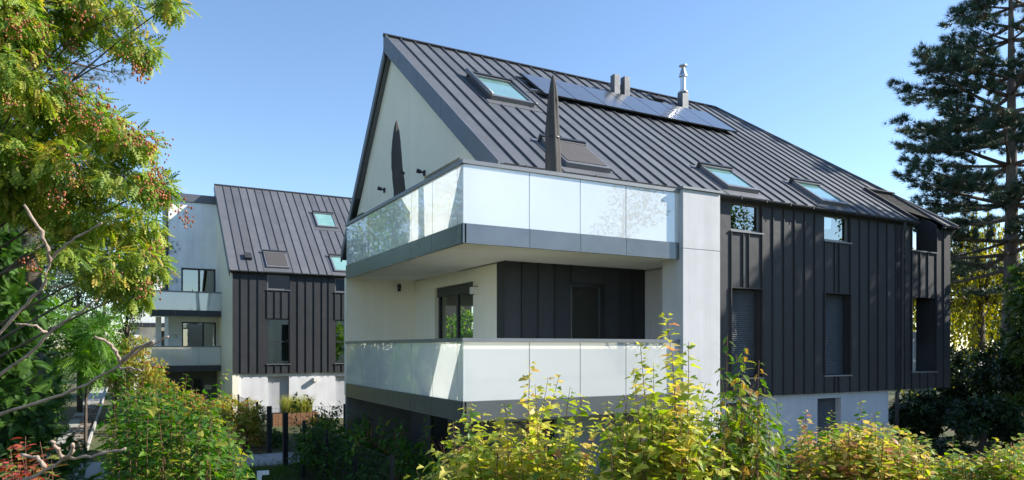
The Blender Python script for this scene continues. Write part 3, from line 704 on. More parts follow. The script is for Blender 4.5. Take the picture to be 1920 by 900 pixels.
T_LOBED = tmpl_leaf([(.0, .14), (.1, .36), (.2, .42), (.34, .64), (.42, .4), (.5, .24), (.64, .33), (.78, .2)], .3, .3)
T_OVAL = tmpl_leaf([(.12, .14), (.35, .25), (.6, .22), (.82, .1)])
T_ROUND = tmpl_leaf([(.1, .25), (.35, .38), (.65, .34), (.88, .17)], .12, .2)


def tmpl_simple():                                                # cheap four-triangle leaf for far crowns
    return np.array([(0, 0, 0), (.45, .24, .05), (1, 0, -.15), (.45, -.24, .05), (.5, 0, -.02)]), np.array([(0, 4, 1), (4, 2, 1), (0, 3, 4), (4, 3, 2)])


def tmpl_pinnate(n=7, w=.05, ln=.27):
    v = [(0, .008, 0), (0, -.008, 0), (1, 0, -.25)]; f = [(0, 1, 2)]
    for i in range(n):
        t = .14 + .8 * i / n
        for sg in (1, -1):
            L = ln * (1 - .45 * abs(t - .45)); b = np.array((t, 0, -.25 * t * t)); d = np.array((.45, sg * .85, -.25)); d = d / np.linalg.norm(d)
            s_ = np.array((d[1], -d[0], 0)) * w; k = len(v)
            v += [tuple(b), tuple(b + d * L * .45 + s_), tuple(b + d * L), tuple(b + d * L * .45 - s_)]; f += [(k, k + 1, k + 2), (k, k + 2, k + 3)]
    k = len(v); b = np.array((.95, 0, -.23)); v += [tuple(b), tuple(b + (.1, w, -.03)), tuple(b + (.26, 0, -.1)), tuple(b + (.1, -w, -.03))]; f += [(k, k + 1, k + 2), (k, k + 2, k + 3)]
    return np.array(v), np.array(f)


def tmpl_tuft(n=16, spread=.95, w=.035, seed=0):
    r = np.random.default_rng(seed); v = []; f = []
    for i in range(n):
        a = 2 * math.pi * (i + r.random() * .7) / n; th = spread * (.25 + .75 * r.random())
        d = np.array((math.cos(th), math.sin(th) * math.cos(a), math.sin(th) * math.sin(a))); s_ = np.cross(d, r.normal(size=3)); s_ /= np.linalg.norm(s_); k = len(v)
        b = np.array((-.25 * r.random(), 0, 0)); L = .75 + .3 * r.random()
        v += [tuple(b + s_ * w), tuple(b - s_ * w), tuple(b + d * L)]; f.append((k, k + 1, k + 2))
    return np.array(v), np.array(f)


def tmpl_spray():                                                 # flat feathery conifer spray
    v = []; f = []
    for i in range(9):
        t = i / 9.
        for sg in (1, -1):
            L = .42 * (1 - t) + .12; b = np.array((t, 0, -.2 * t * t)); d = np.array((.75, sg * .62, -.12)); k = len(v); s_ = np.array((d[1], -d[0], .2)) * .055
            v += [tuple(b + s_), tuple(b - s_), tuple(b + d * L)]; f.append((k, k + 1, k + 2))
    k = len(v); v += [(0, .03, 0), (0, -.03, 0), (1.1, 0, -.25)]; f.append((k, k + 1, k + 2))
    return np.array(v), np.array(f)


def tmpl_pod():                                                   # inflated three-sided capsule
    v = [(0, 0, 0)]; f = []
    for x, r in ((.25, .3), (.6, .33)):
        for j in range(6): a = math.pi * j / 3; q = r * (1 if j % 2 == 0 else .62); v.append((x, q * math.cos(a), q * math.sin(a)))
    v.append((1, 0, 0))
    for j in range(6):
        q = (j + 1) % 6; f += [(0, 1 + q, 1 + j), (1 + j, 1 + q, 7 + q), (1 + j, 7 + q, 7 + j), (7 + j, 7 + q, 13)]
    return np.array(v), np.array(f)


T_SIMPLE = tmpl_simple(); T_PIN = tmpl_pinnate(5, .085, .34); T_PINS = tmpl_pinnate(9, .035, .3); T_TUFT = tmpl_tuft(); T_ROS = tmpl_tuft(12, 1.3, .05, 2); T_SPRAY = tmpl_spray(); T_POD = tmpl_pod()


def frames(Ax, Nn):
    x = unit(Ax); z = unit(Nn - (Nn * x).sum(-1, keepdims=True) * x); y = np.cross(z, x); return x, y, z


def leaf_mesh(name, tm, P, Ax, Nn, Sz, tint, mat, parent, stuff=True):
    tv, tf = tm; n = len(P)
    if n == 0: return None
    x, y, z = frames(Ax, Nn)
    V = P[:, None, :] + Sz[:, None, None] * (tv[None, :, 0:1] * x[:, None] + tv[None, :, 1:2] * y[:, None] + tv[None, :, 2:3] * z[:, None])
    Fc = tf[None] + (np.arange(n) * len(tv))[:, None, None]
    V = V.reshape(-1, 3); Fc = Fc.reshape(-1, 3)
    me = bpy.data.meshes.new(name); me.vertices.add(len(V)); me.vertices.foreach_set('co', V.astype('f').ravel())
    me.loops.add(Fc.size); me.loops.foreach_set('vertex_index', Fc.astype('i').ravel())
    me.polygons.add(len(Fc)); me.polygons.foreach_set('loop_start', np.arange(0, Fc.size, 3, dtype='i')); me.polygons.foreach_set('loop_total', np.full(len(Fc), 3, 'i'))
    me.update(calc_edges=True)
    a = me.attributes.new('tint', 'FLOAT', 'POINT'); a.data.foreach_set('value', np.repeat(np.clip(tint, 0, 1), len(tv)).astype('f'))
    me.materials.append(mat)
    o = link(name, me, parent)
    if stuff: o['kind'] = 'stuff'
    return o


def curve(a, c, b, n=8):
    t = np.linspace(0, 1, n)[:, None]; return (1 - t) ** 2 * a + 2 * t * (1 - t) * c + t * t * b


def lump(P, k, ph):                                               # smooth pseudo-noise to break crowns into clumps and gaps
    return (np.sin(P @ np.array((1.7, .9, 1.1)) * k + ph) + np.sin(P @ np.array((-.8, 1.5, 1.3)) * k * 1.31 + ph * 2.1) + np.sin(P @ np.array((.6, -1.2, 1.8)) * k * 1.7 + ph * .7)) / 3


def clump_points(clumps, n, shell=.4, gap=-.35, k=3.):
    w = np.array([np.prod(r) ** (2 / 3) for c, r in clumps]); cnt = np.maximum(4, (n * w / w.sum()).astype(int)); Ps = []; Us = []
    for (c, r), m_ in zip(clumps, cnt):
        u = rnd(m_); rad = shell + (1 - shell) * RNG.random((m_, 1)) ** .5
        rad = rad * (1 + .14 * lump(u * 2 + np.array(c), 2.2, c[0])[:, None])
        Ps.append(np.array(c) + u * rad * np.array(r)); Us.append(u)
    P = np.concatenate(Ps); U = np.concatenate(Us)
    keep = lump(P, k, 1.3) > gap + RNG.normal(size=len(P)) * .12
    return P[keep], U[keep]


def tree(name, label, base, clumps, n, tm, size, mat, barkm='bark', r0=.16, group=None, droop=.3, top=None, tint=(.5, .22), gap=-.35, k=3., shell=.4, cat='tree', twigs=4, bare=0):
    base = np.array(base, float); t_ = thing(name, label, cat, tuple(base), group)
    cz = np.array([c for c, r in clumps]); topz = cz[:, 2].max() if top is None else top
    cen = cz.mean(0); tip = np.array((cen[0], cen[1], topz)); mb = MB()
    trunk = curve(base, base * (.45, .45, 0) + tip * (.55, .55, 0) * 1 + np.array((0, 0, (base[2] + topz) * .5)) if False else np.array(((base[0] * .7 + tip[0] * .3), (base[1] * .7 + tip[1] * .3), (base[2] + topz) / 2)), tip, 10)
    mb.tube(trunk, np.linspace(r0, r0 * .2, 10), 8)
    for c, r in clumps:
        h = np.clip((c[2] - base[2]) / max(topz - base[2], .1) - .22, .12, .85); i = int(h * 9); s_ = trunk[i]
        c = np.array(c); mid = (s_ + c) / 2 + np.array((0, 0, .12 * np.linalg.norm(c - s_))) + RNG.normal(size=3) * .08 * np.linalg.norm(c - s_)
        rb_ = r0 * (1 - h) * .24 + .009; mb.tube(curve(s_, mid, c, 6), np.linspace(rb_, rb_ * .35, 6), 6)
        for q in range(twigs):
            e = c + rnd(1)[0] * np.array(r) * (.85 + .2 * RNG.random()); mb.tube(curve(c, (c + e) / 2 + RNG.normal(size=3) * .07 * np.mean(r), e, 4), np.linspace(rb_ * .35, .004, 4), 5)
    mb.build('trunk', M[barkm], t_, True)
    P, U = clump_points(clumps, n, shell, gap, k); m_ = len(P)
    Ax = U * .6 + rnd(m_) * .7 - np.array((0, 0, droop)); Nn = rnd(m_) * .6 + np.array((0, 0, 1)) + U * .3
    tv = tint[0] + RNG.normal(size=m_) * tint[1] + .15 * lump(P, 1.3, 4.)
    leaf_mesh('crown', tm, P, Ax, Nn, size * (.65 + .6 * RNG.random(m_)), tv, FOL[mat], t_)
    return t_


def conifer(name, label, base, height, lenf, mat, tm, size, r0, whorl=.75, per=6, z0=.25, pitch=.15, droop=.0, dens=9., barkm='bark_pine', group=None, sub=.4, bare_below=0., seed=1, tint=(.5, .22)):
    global RNG
    base = np.array(base, float); t_ = thing(name, label, 'tree', tuple(base), group); mb = MB(); R = np.random.default_rng(seed)
    tip = base + np.array((.25, .1, height)); pts = [base + (tip - base) * f + np.array((.1 * math.sin(f * 7), .1 * math.cos(f * 5), 0)) for f in np.linspace(0, 1, 12)]
    mb.tube(pts, np.linspace(r0, .03, 12), 10); Ps = []; As = []
    z = height * z0
    while z < height - .15:
        f = z / height; L0 = lenf(f); c0 = base + (tip - base) * f; ph = R.random() * 6.28
        for q in range(per):
            if R.random() < .12: continue
            a = ph + 2 * math.pi * q / per + R.normal() * .25; L = L0 * (.5 + .5 * R.random()); pt = pitch + R.normal() * .13 + (.5 * max(0, f - .75))
            d = np.array((math.cos(a), math.sin(a), 0)); e = c0 + d * L * math.cos(pt) + np.array((0, 0, L * math.sin(pt) - droop * L))
            mid = (c0 + e) / 2 + np.array((0, 0, -.06 * L + .1 * droop * L)); br = curve(c0, mid, e, 8); rb_ = .02 + .016 * L
            mb.tube(br, np.linspace(rb_, .008, 8), 5)
            if z < height * bare_below and R.random() < .7: continue
            ns = max(3, int(L * 3.2))
            for i in range(ns):
                t = .28 + .72 * (i + R.random()) / ns; p0 = br[min(7, int(t * 7.99))]
                for sg in (1, -1):
                    l2 = sub * L * (1.05 - t) + .22 + .15 * R.random(); dd = unit(d * .75 + sg * np.array((-d[1], d[0], 0)) * (.5 + .5 * R.random()) + np.array((0, 0, .18 - droop + R.normal() * .12)))
                    e2 = p0 + dd * l2
                    if l2 > .35: mb.tube([p0, e2], [.009, .004], 4, False)
                    nt_ = max(2, int(l2 * dens)); tt = .3 + .75 * R.random((nt_, 1))
                    Ps.append(p0 + dd * l2 * tt + R.normal(size=(nt_, 3)) * .05); As.append(dd * .8 + R.normal(size=(nt_, 3)) * .35 + np.array((0, 0, .35 - droop)))
            Ps.append(e + R.normal(size=(5, 3)) * .08); As.append(d + R.normal(size=(5, 3)) * .4 + np.array((0, 0, .4 - droop)))
        z += whorl * (.7 + .6 * R.random()) * (1 if f < .8 else .6)
    mb.build('trunk', M[barkm], t_, True)
    P = np.concatenate(Ps); Ax = np.concatenate(As); n_ = len(P)
    leaf_mesh('crown', tm, P, Ax, R.normal(size=(n_, 3)) + np.array((0, 0, .8)), size * (.75 + .5 * R.random(n_)), tint[0] + R.normal(size=n_) * tint[1] + .12 * lump(P, 1.2, 2.), FOL[mat], t_)
    return t_


LEAF_DATA = {}
def leaf_variants(key, tm, mat):
    if key not in LEAF_DATA:
        out = []
        for q in range(10):
            me = bpy.data.meshes.new('leaf'); v = tm[0].copy(); v[:, 2] += (.10 * math.sin(q * 1.9)) * v[:, 0] ** 2 + .1 * math.cos(q * 2.3) * v[:, 1] * v[:, 0]
            me.from_pydata(v.tolist(), [], tm[1].tolist()); a = me.attributes.new('tint', 'FLOAT', 'POINT'); a.data.foreach_set('value', np.full(len(v), q / 9, 'f')); me.materials.append(mat); out.append(me)
        LEAF_DATA[key] = out
    return LEAF_DATA[key]


def shrub(name, label, env, d, nsh, tm, size, spacing, mat, tint, key, nobj=220, tips=(), stem='stem', below=50, pull=.4, group=None, cat='shrub', side=1., reach=.22, tr=.006, tmin=.0, up=.25):
    ex = np.array([e[0] for e in env], float); ey = np.array([e[1] for e in env], float); cx = ex.mean(); spec = []
    for (x, y_) in tips: spec.append((x, y_, RNG.uniform(*d), 1))
    while len(spec) < nsh + len(tips):
        x = RNG.uniform(ex[0], ex[-1]); spec.append((x, np.interp(x, ex, ey) + abs(RNG.normal()) * below, RNG.uniform(*d), 0))
    bp = at(cx, 652, (d[0] + d[1]) / 2); root = thing(name, label, cat, (bp[0], bp[1], float(gz(bp[0], bp[1]))), group)
    mb = MB(); P = []; Ax = []; Nn = []; Sz = []; Tn = []; pr = []
    for (x, y_, dd, big) in spec:
        tip = at(x, y_, dd); b = at(x + (cx - x) * pull + RNG.normal() * 12, 652, dd + RNG.normal() * .15); b[2] = float(gz(b[0], b[1])) - .05
        c = np.array((b[0] * .75 + tip[0] * .25, b[1] * .75 + tip[1] * .25, b[2] * .4 + tip[2] * .6)) + RNG.normal(size=3) * .04
        cv = curve(b, c, tip, 12); mb.tube(cv, np.linspace(tr, tr * .25, 12), 5)
        L = np.linalg.norm(np.diff(cv, axis=0), axis=1).sum(); n_ = max(4, int(L / (spacing * (.72 if big else 1)))); t0 = RNG.random() * 3; tb = tint[0] + RNG.normal() * tint[1] * .6
        for i in range(n_):
            t = (i + .5) / n_
            if t < tmin: continue
            p_ = cv[min(11, int(t * 11))] * (1 - (t * 11 % 1)) + cv[min(11, int(t * 11) + 1)] * (t * 11 % 1); tg = unit(cv[min(11, int(t * 11) + 1)] - cv[max(0, int(t * 11) - 1)])
            if abs(652 - FPX * (p_[2] - CAM[2]) / depth_of(p_[0], p_[1])) > 960: continue
            ang = t0 + i * 1.57 + RNG.normal() * .3; a = unit(np.cross(tg, (math.cos(ang * 1.0), math.sin(ang), .3)))
            for sg in (1, -1):
                if RNG.random() < .12: continue
                ax = a * sg * side + tg * up + np.array((0, 0, -.15)) + RNG.normal(size=3) * .18
                s_ = size * (1 - .45 * max(0, t - .8) / .2) * (.45 + .8 * RNG.random())
                off = a * sg * reach * size * (.6 + RNG.random() * (3 if not big else .2))
                P.append(p_ + off); Ax.append(ax); Nn.append(np.array((0, 0, 1.)) + RNG.normal(size=3) * .35 + tg * .2); Sz.append(s_); Tn.append(tb + .28 * (.75 - t) + RNG.normal() * tint[1]); pr.append((1 if big else 0) * 2 - depth_of(*p_[:2]) * .3 + t + RNG.random() * .5 - (3 if 652 - FPX * (p_[2] - CAM[2]) / depth_of(*p_[:2]) > 890 else 0))
    so_ = mb.build('stem', M[stem], root, True)
    P, Ax, Nn, Sz, Tn, pr = map(np.array, (P, Ax, Nn, Sz, Tn, pr)); order = np.argsort(-pr); io, im = order[:nobj], order[nobj:]
    for q in range(3):                                            # three leaf forms: flat, cupped, twisted and drooping
        v = tm[0].copy(); v[:, 2] += (0, -.3, .12)[q] * v[:, 0] ** 2 + (0, .1, .45)[q] * v[:, 1] * v[:, 0]; v[:, 1] *= (1, .8, 1.1)[q]; s3 = im[q::3]
        leaf_mesh('foliage', (v, tm[1]), P[s3], Ax[s3], Nn[s3], Sz[s3], Tn[s3], FOL[mat], root)
    x, y, z = frames(Ax, Nn); data = leaf_variants(key, tm, FOL[mat]); off = -Vector(root.location)
    for i in io:
        o = bpy.data.objects.new('leaf', data[int(np.clip(Tn[i], 0, 1) * 9.99)]); COL.objects.link(o); o.parent = root
        m_ = Matrix(((x[i][0], y[i][0], z[i][0]), (x[i][1], y[i][1], z[i][1]), (x[i][2], y[i][2], z[i][2]))) * float(Sz[i])
        o.matrix_basis = Matrix.Translation(Vector(P[i]) + off) @ m_.to_4x4()
    return root


def px_clumps(lst, dd, spread=.0):
    """crown clumps given where they are seen: (px, py, rx, ry) and a depth; depth radius is the mean of the two"""
    out = []
    for e in lst:
        x, y_, rx_, ry_ = e[:4]; d_ = (e[4] if len(e) > 4 else dd) + RNG.uniform(-spread, spread); k_ = d_ / FPX
        out.append((at(x, y_, d_), np.array(((rx_ + ry_) * .5 * k_ * .5 + rx_ * k_ * .5, (rx_ + ry_) * .5 * k_ * .5 + rx_ * k_ * .5, ry_ * k_))))
    return out


# ------------------------------------------------------------------ left side trees
kb = at(-330, 652, 10.8); kb[2] = gz(kb[0], kb[1])
kc = [(60, 40, 100, 62), (170, 15, 80, 45), (258, 12, 50, 30), (318, 8, 36, 20), (262, 92, 40, 26), (225, 70, 35, 25), (45, 150, 90, 55), (135, 205, 75, 45), (50, 250, 90, 60), (190, 240, 55, 40), (250, 270, 45, 30), (150, 320, 85, 48), (235, 330, 62, 42), (290, 350, 34, 36),
      (50, 370, 85, 45), (170, 410, 75, 42), (255, 425, 50, 45), (272, 490, 38, 46), (200, 505, 55, 40), (245, 548, 40, 28), (110, 470, 55, 34), (10, 300, 70, 60), (-80, 120, 120, 120), (-90, 330, 110, 110), (-40, 10, 120, 90), (-150, -80, 140, 120), (60, -110, 130, 80), (200, -90, 110, 60)]
kt = tree('golden_rain_tree', 'feathery green tree with brown seed pods filling the upper left', kb, px_clumps(kc, 10.2, .7), 22000, T_PIN, .185, 'koel', 'bark', .11, droop=.6, tint=(.55, .27), gap=-.2, k=3.1, shell=.2, twigs=5)
# seed pods in hanging clusters
pc = [(25, 70), (60, 120), (90, 100), (105, 125), (75, 135), (120, 140), (135, 85), (155, 25), (165, 30), (40, 60), (95, 160), (165, 175), (140, 180), (120, 190), (180, 165), (190, 190), (205, 200), (215, 215), (240, 235), (250, 240), (262, 255), (275, 262), (285, 275), (295, 285), (302, 268), (290, 335), (285, 345), (312, 360), (305, 372), (345, 395), (352, 405), (300, 318), (150, 210), (118, 235), (140, 225), (130, 290), (52, 285), (135, 330), (150, 350), (110, 370), (120, 365), (70, 500), (55, 505), (205, 502), (270, 545), (285, 540), (300, 460), (292, 470), (265, 130), (270, 135), (240, 95), (175, 235), (195, 250), (10, 130), (18, 185), (30, 40), (45, 30), (85, 60), (225, 255), (235, 262)]
P = []; D = []
for x, y in pc:
    c = at(x + RNG.normal() * 4, y + RNG.normal() * 4, 9.0 + RNG.random() * .6)
    for q in range(int(9 + RNG.random() * 17)): P.append(c + RNG.normal(size=3) * np.array((.055, .055, .075))); D.append((RNG.normal() * .4, RNG.normal() * .4, -1))
P = np.array(P); leaf_mesh('seed_pods', T_POD, P, np.array(D), rnd(len(P)), (.028 + .022 * RNG.random(len(P))), .5 + RNG.normal(size=len(P)) * .35, FOL['pod'], kt)

cb = at(45, 652, 17); cb[2] = gz(cb[0], cb[1])
conifer('blue_cedar', 'blue grey cedar with flat branches behind the feathery left tree', cb, 15, lambda f: 4.2 * (1.05 - f) ** .7, 'cedar', T_ROS, .1, .3, .6, 7, .38, .05, .12, 16, 'bark', sub=.3, seed=5)
cb2 = at(-60, 652, 24); cb2[2] = G
conifer('blue_cedar', 'second blue grey cedar farther along the left hedge', cb2, 17, lambda f: 4.6 * (1.05 - f) ** .7, 'cedar', T_ROS, .13, .32, .8, 7, .3, .05, .12, 10, 'bark', sub=.3, seed=9)
for (x, d_, h, r_, lab, sd_) in ((-10, 12.5, 5.6, .95, 'bright green feathery cypress at the left edge behind bare branches', 3), (30, 17.5, 5.6, 1.0, 'mid green cypress just left of the side path', 4), (-110, 15, 9, 2.2, 'tall dark cypress beyond the left edge of the hedge', 6)):
    b = at(x, 652, d_); b[2] = gz(b[0], b[1]); cl = []
    for i in range(16):
        f = (i + .5) / 16; cl.append((b + np.array((RNG.normal() * .35 * r_ * (1 - f), RNG.normal() * .35 * r_ * (1 - f), .4 + f * h)), np.array((r_ * (1.0 - .75 * f), r_ * (1.0 - .75 * f), h * .09))))
    tree('cypress', lab, b, cl, 3300, T_SPRAY, .3, 'cypress', r0=.12, droop=.15, tint=(.45, .25), k=2.4, gap=-.5, twigs=2, shell=.5)
for i, (x, y, h) in enumerate(((-10.6, 17, 10), (-10.2, 22, 12), (-10.6, 27, 13), (-10.4, 33, 14), (-10.8, 40, 15))):
    b = np.array((x, y, G)); cl = [(b + np.array((RNG.normal() * 1.1, RNG.normal() * 1.4, h * (.15 + .8 * RNG.random()))), np.array((1.2, 1.2, h * .1))) for q in range(15)]
    tree('lime_tree', 'leafy green tree beyond the left fence, ' + ['first', 'second', 'third', 'fourth', 'fifth'][i] + ' along the row behind the ivy', b, cl, 6500, T_SIMPLE, .28, 'sumac' if i % 2 else 'koel', r0=.16, group='trees beyond the left fence', twigs=1, tint=(.5, .25), gap=-.4)
# ivy hedge along the left fence
for i in range(9):
    y0 = 6 + i * 4.2; b = np.array((-8.0 + RNG.normal() * .15, y0, G)); cl = []
    for q in range(9): cl.append((b + np.array((RNG.normal() * .3, RNG.uniform(-2, 2), .4 + RNG.random() * 2.8)), np.array((.55, .9, .7)) * RNG.uniform(.8, 1.2)))
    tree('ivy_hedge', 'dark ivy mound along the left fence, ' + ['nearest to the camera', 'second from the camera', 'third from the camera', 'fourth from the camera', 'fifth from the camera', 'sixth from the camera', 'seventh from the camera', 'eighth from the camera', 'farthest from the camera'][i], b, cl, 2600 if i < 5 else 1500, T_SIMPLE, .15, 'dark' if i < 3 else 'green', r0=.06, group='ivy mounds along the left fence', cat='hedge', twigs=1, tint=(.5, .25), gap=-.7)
sb_ = at(160, 652, 24); sb_[2] = G
tree('sumac', 'sunlit bright green sumac beside the side path', sb_, px_clumps([(165, 640, 35, 25), (185, 620, 28, 22), (150, 670, 30, 22), (190, 665, 22, 25), (170, 700, 25, 20), (140, 610, 30, 20), (195, 590, 20, 18), (120, 590, 30, 20)], 24, .8), 520, T_PINS, .6, 'sumac', r0=.06, droop=.3, tint=(.35, .25), gap=-.9, shell=.1)
for (x, y_, d_, w_, h_, mat_, lab, n_) in ((235, 560, 42, 60, 100, 'tree', 'olive green ivy clad tree left of the white block', 5200), (150, 480, 38, 90, 120, 'dark', 'tall dark evergreen behind the sumac', 5200), (60, 520, 34, 90, 140, 'dark', 'dark evergreen at the far left behind the cypress', 4500), (215, 690, 36, 40, 62, 'gold', 'golden shrub at the far end of the side path', 2200), (265, 710, 30, 50, 58, 'gold', 'golden yellow shrub before the rear balconies', 2600), (240, 660, 48, 40, 50, 'tree', 'green shrub under the far white balcony', 1800)):
    b = at(x, 652, d_); b[2] = G; k_ = d_ / FPX
    cl = px_clumps([(x + RNG.normal() * w_ * .4, y_ + RNG.normal() * h_ * .45, w_ * .45, h_ * .3) for q in range(12)], d_, 1.2)
    tree('shrub' if mat_ == 'gold' else 'evergreen_tree', lab, b, cl, n_, T_SIMPLE, .2 if mat_ != 'gold' else .16, mat_, r0=.15, cat='shrub' if mat_ == 'gold' else 'tree', twigs=1, tint=(.5, .28), gap=-.55)

for (x, y, lab) in ((7.0, 15.6, 'sunlit green tree in the rear garden, seen through the balcony door'),):
    b = np.array((x, y, G)); cl = [(b + np.array((RNG.normal() * 1.0, RNG.normal() * 1.0, 1.0 + 4.2 * RNG.random())), np.array((.8, .7, .6))) for q in range(14)]
    tree('garden_tree', lab, b, cl, 3000, T_SIMPLE, .24, 'sumac', r0=.12, twigs=1, tint=(.5, .3), gap=-.4)
P = np.array([(RNG.uniform(15.82, 16.28), RNG.uniform(2.64, 2.93), 3.9 + RNG.random() * .16) for q in range(90)])
leaf_mesh('flowers', T_ROUND, P, rnd(90), rnd(90) + np.array((0, 0, 1)), np.full(90, .07), RNG.random(90), FOL['pink'], fb)

# ------------------------------------------------------------------ right side: pine, willow, dark trees
pb = at(1893, 652, 28); pb[2] = G
def pine_len(f):
    return np.interp(f, [.15, .3, .42, .5, .6, .7, .8, .9, 1], [4.0, 4.4, 5.0, 5.2, 4.9, 4.2, 3.2, 1.9, .5])
conifer('pine_tree', 'tall dark pine with bare lower trunk at the right edge', pb, 20.5, pine_len, 'pine', T_TUFT, .27, .36, .72, 7, .28, .08, -.02, 11.5, 'bark_pine', sub=.34, bare_below=.36, seed=11, tint=(.6, .22))
wb = at(1835, 652, 42); wb[2] = G; wl_ = thing('willow_tree', 'sunlit yellow green weeping willow behind the pine trunk', 'tree', tuple(wb)); mb = MB()
mb.tube([wb, wb + (0, 0, 4), wb + (.3, .2, 8), wb + (.5, 0, 10)], [.4, .35, .22, .08], 8); P = []; D = []
for i in range(470):
    a = RNG.random() * 6.28; rr_ = 5.2 * RNG.random() ** .5; top = wb + np.array((rr_ * math.cos(a), rr_ * math.sin(a), 10.5 - .28 * rr_ * rr_ * .45 + RNG.normal() * .6)); L = RNG.uniform(3, 7.5) * (.5 + .1 * rr_)
    if i % 6 == 0: mb.tube(curve(wb + (.3, .1, 6.5), wb * .4 + top * .6 + (0, 0, 1) - np.array((0, 0, .4 * wb[2])), top, 6), np.linspace(.1, .015, 6), 5)
    n_ = int(L / .14); s_ = np.linspace(0, 1, n_)[:, None]; dr = np.array((math.cos(a) * .5, math.sin(a) * .5, 0)); P.append(top + dr * s_ ** .5 - np.array((0, 0, L)) * s_ + RNG.normal(size=(n_, 3)) * .05); D.append(np.tile((0, 0, -1.), (n_, 1)) + RNG.normal(size=(n_, 3)) * .4)
P = np.concatenate(P); D = np.concatenate(D); mb.build('trunk', M['bark'], wl_, True)
leaf_mesh('crown', T_SIMPLE, P, D, rnd(len(P)), .3 * (.7 + .5 * RNG.random(len(P))), .5 + RNG.normal(size=len(P)) * .28, FOL['willow'], wl_)
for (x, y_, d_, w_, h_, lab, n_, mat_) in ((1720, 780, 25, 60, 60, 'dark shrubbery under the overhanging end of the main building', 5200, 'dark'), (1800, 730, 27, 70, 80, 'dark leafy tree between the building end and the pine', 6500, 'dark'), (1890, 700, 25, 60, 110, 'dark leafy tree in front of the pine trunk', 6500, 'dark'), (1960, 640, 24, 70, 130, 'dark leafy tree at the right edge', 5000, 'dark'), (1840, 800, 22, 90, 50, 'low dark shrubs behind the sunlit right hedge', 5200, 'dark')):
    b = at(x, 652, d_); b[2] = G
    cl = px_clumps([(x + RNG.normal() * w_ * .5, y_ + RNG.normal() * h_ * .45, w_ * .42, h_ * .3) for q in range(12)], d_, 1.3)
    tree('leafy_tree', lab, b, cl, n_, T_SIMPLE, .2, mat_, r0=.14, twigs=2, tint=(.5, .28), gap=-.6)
for (x, d_, h, w_, lab) in ((1760, 62, 9, 5, 'far green tree right of the building end'), (1900, 58, 8, 5, 'far green tree behind the willow'), (2050, 60, 11, 6, 'far green tree beyond the right edge'), (330, 75, 8, 4, 'far tree between the rear buildings'), (180, 70, 14, 7, 'far tree at the end of the side path'), (60, 60, 15, 8, 'far tree behind the left evergreens')):
    b = at(x, 652, d_); b[2] = G; cl = [(b + np.array((RNG.normal() * w_ * .45, RNG.normal() * w_ * .45, h * (.3 + .7 * RNG.random()))), np.array((w_ * .38, w_ * .38, h * .16))) for q in range(12)]
    tree('broadleaf_tree', lab, b, cl, 4200, T_SIMPLE, .38, 'tree', r0=.25, twigs=1, gap=-.6)
# trees beyond the right edge whose shade falls on the facade
for (x, y, h, w_, z0, lab, n_) in ((24.5, -3.6, 16.0, 3.0, .18, 'tall leafy tree right of the facade, beyond the picture edge', 19000), (29, -5.0, 15.2, 3.2, .3, 'taller leafy tree farther right of the facade', 15000), (21.0, -.4, 8.2, 2.2, .1, 'small leafy tree close to the building end', 8000), (23, -13.5, 12, 3, .25, 'leafy tree far right in front, seen mirrored in windows', 6000), (33, -10, 14, 3.6, .2, 'unseen leafy tree beyond the right edge, added to block sky light', 6000), (23, -26, 14, 4, .2, 'unseen broad leafy tree behind the camera, added to block sky light', 5000)):  # last two trees are unseen, added to hold sky light off the facade
    b = np.array((x, y, G)); cl = [(b + np.array((RNG.normal() * w_ * .45, RNG.normal() * w_ * .45, h * (z0 + (.93 - z0) * RNG.random()))), np.array((w_ * .42, w_ * .42, h * .1))) for q in range(16)]
    tree('shade_tree', lab, b, cl, n_, T_SIMPLE, .3, 'tree', r0=.25, twigs=2, gap=-.62)

# ------------------------------------------------------------------ garden: fence, planter, hedge
fen = thing('mesh_fence', 'black welded mesh fence with posts beside the gravel path', 'fence', (-.6, 12, G)); FX = -.6
pys = [1.74, 4.05, 6.4, 8.8, 11.24, 13.85, 16.26, 18.61, 20.9]
for y in pys:
    th = .07 if y in (11.24, 13.85) else .035
    MB().box(FX - th, FX + th, y - th, y + th, G - .1, 1.86 + (0.02 if th > .05 else 0)).build('post', M['fence'], fen)
for x in (1.9, 4.3): MB().box(x - .035, x + .035, 13.815, 13.885, G - .1, 1.86).build('post', M['fence'], fen)
def mesh_panel(p, q):
    mb = MB(); p = Vector(p); q = Vector(q); d = q - p; L = d.length; d.normalize(); n_ = int(L / .1); w = .0035
    up = Vector((0, 0, 1)); s_ = d.cross(up)
    def bar(a, b):
        ax = (b - a).normalized(); s1 = ax.cross(s_).normalized() * w; s2 = s_ * w; k = len(mb.v); mb.v += [tuple(a + s1), tuple(a + s2), tuple(a - s1), tuple(a - s2), tuple(b + s1), tuple(b + s2), tuple(b - s1), tuple(b - s2)]
        mb.f += [(k, k + 1, k + 5, k + 4), (k + 1, k + 2, k + 6, k + 5), (k + 2, k + 3, k + 7, k + 6), (k + 3, k, k + 4, k + 7)]
    for i in range(n_ + 1): a = p + d * (L * i / n_); bar(a, a + up * 1.42)
    for i in range(9): bar(p + up * 1.42 * i / 8, q + up * 1.42 * i / 8)
    o = mb.build('mesh_panel', M['fence'], fen); o['kind'] = 'stuff'
for a, b in zip(pys[:-1], pys[1:]):
    if a == 11.24: continue
    mesh_panel((FX, a, G + .08), (FX, b, G + .08))
mesh_panel((FX, 13.85, G + .08), (1.9, 13.85, G + .08)); mesh_panel((1.9, 13.85, G + .08), (4.3, 13.85, G + .08))
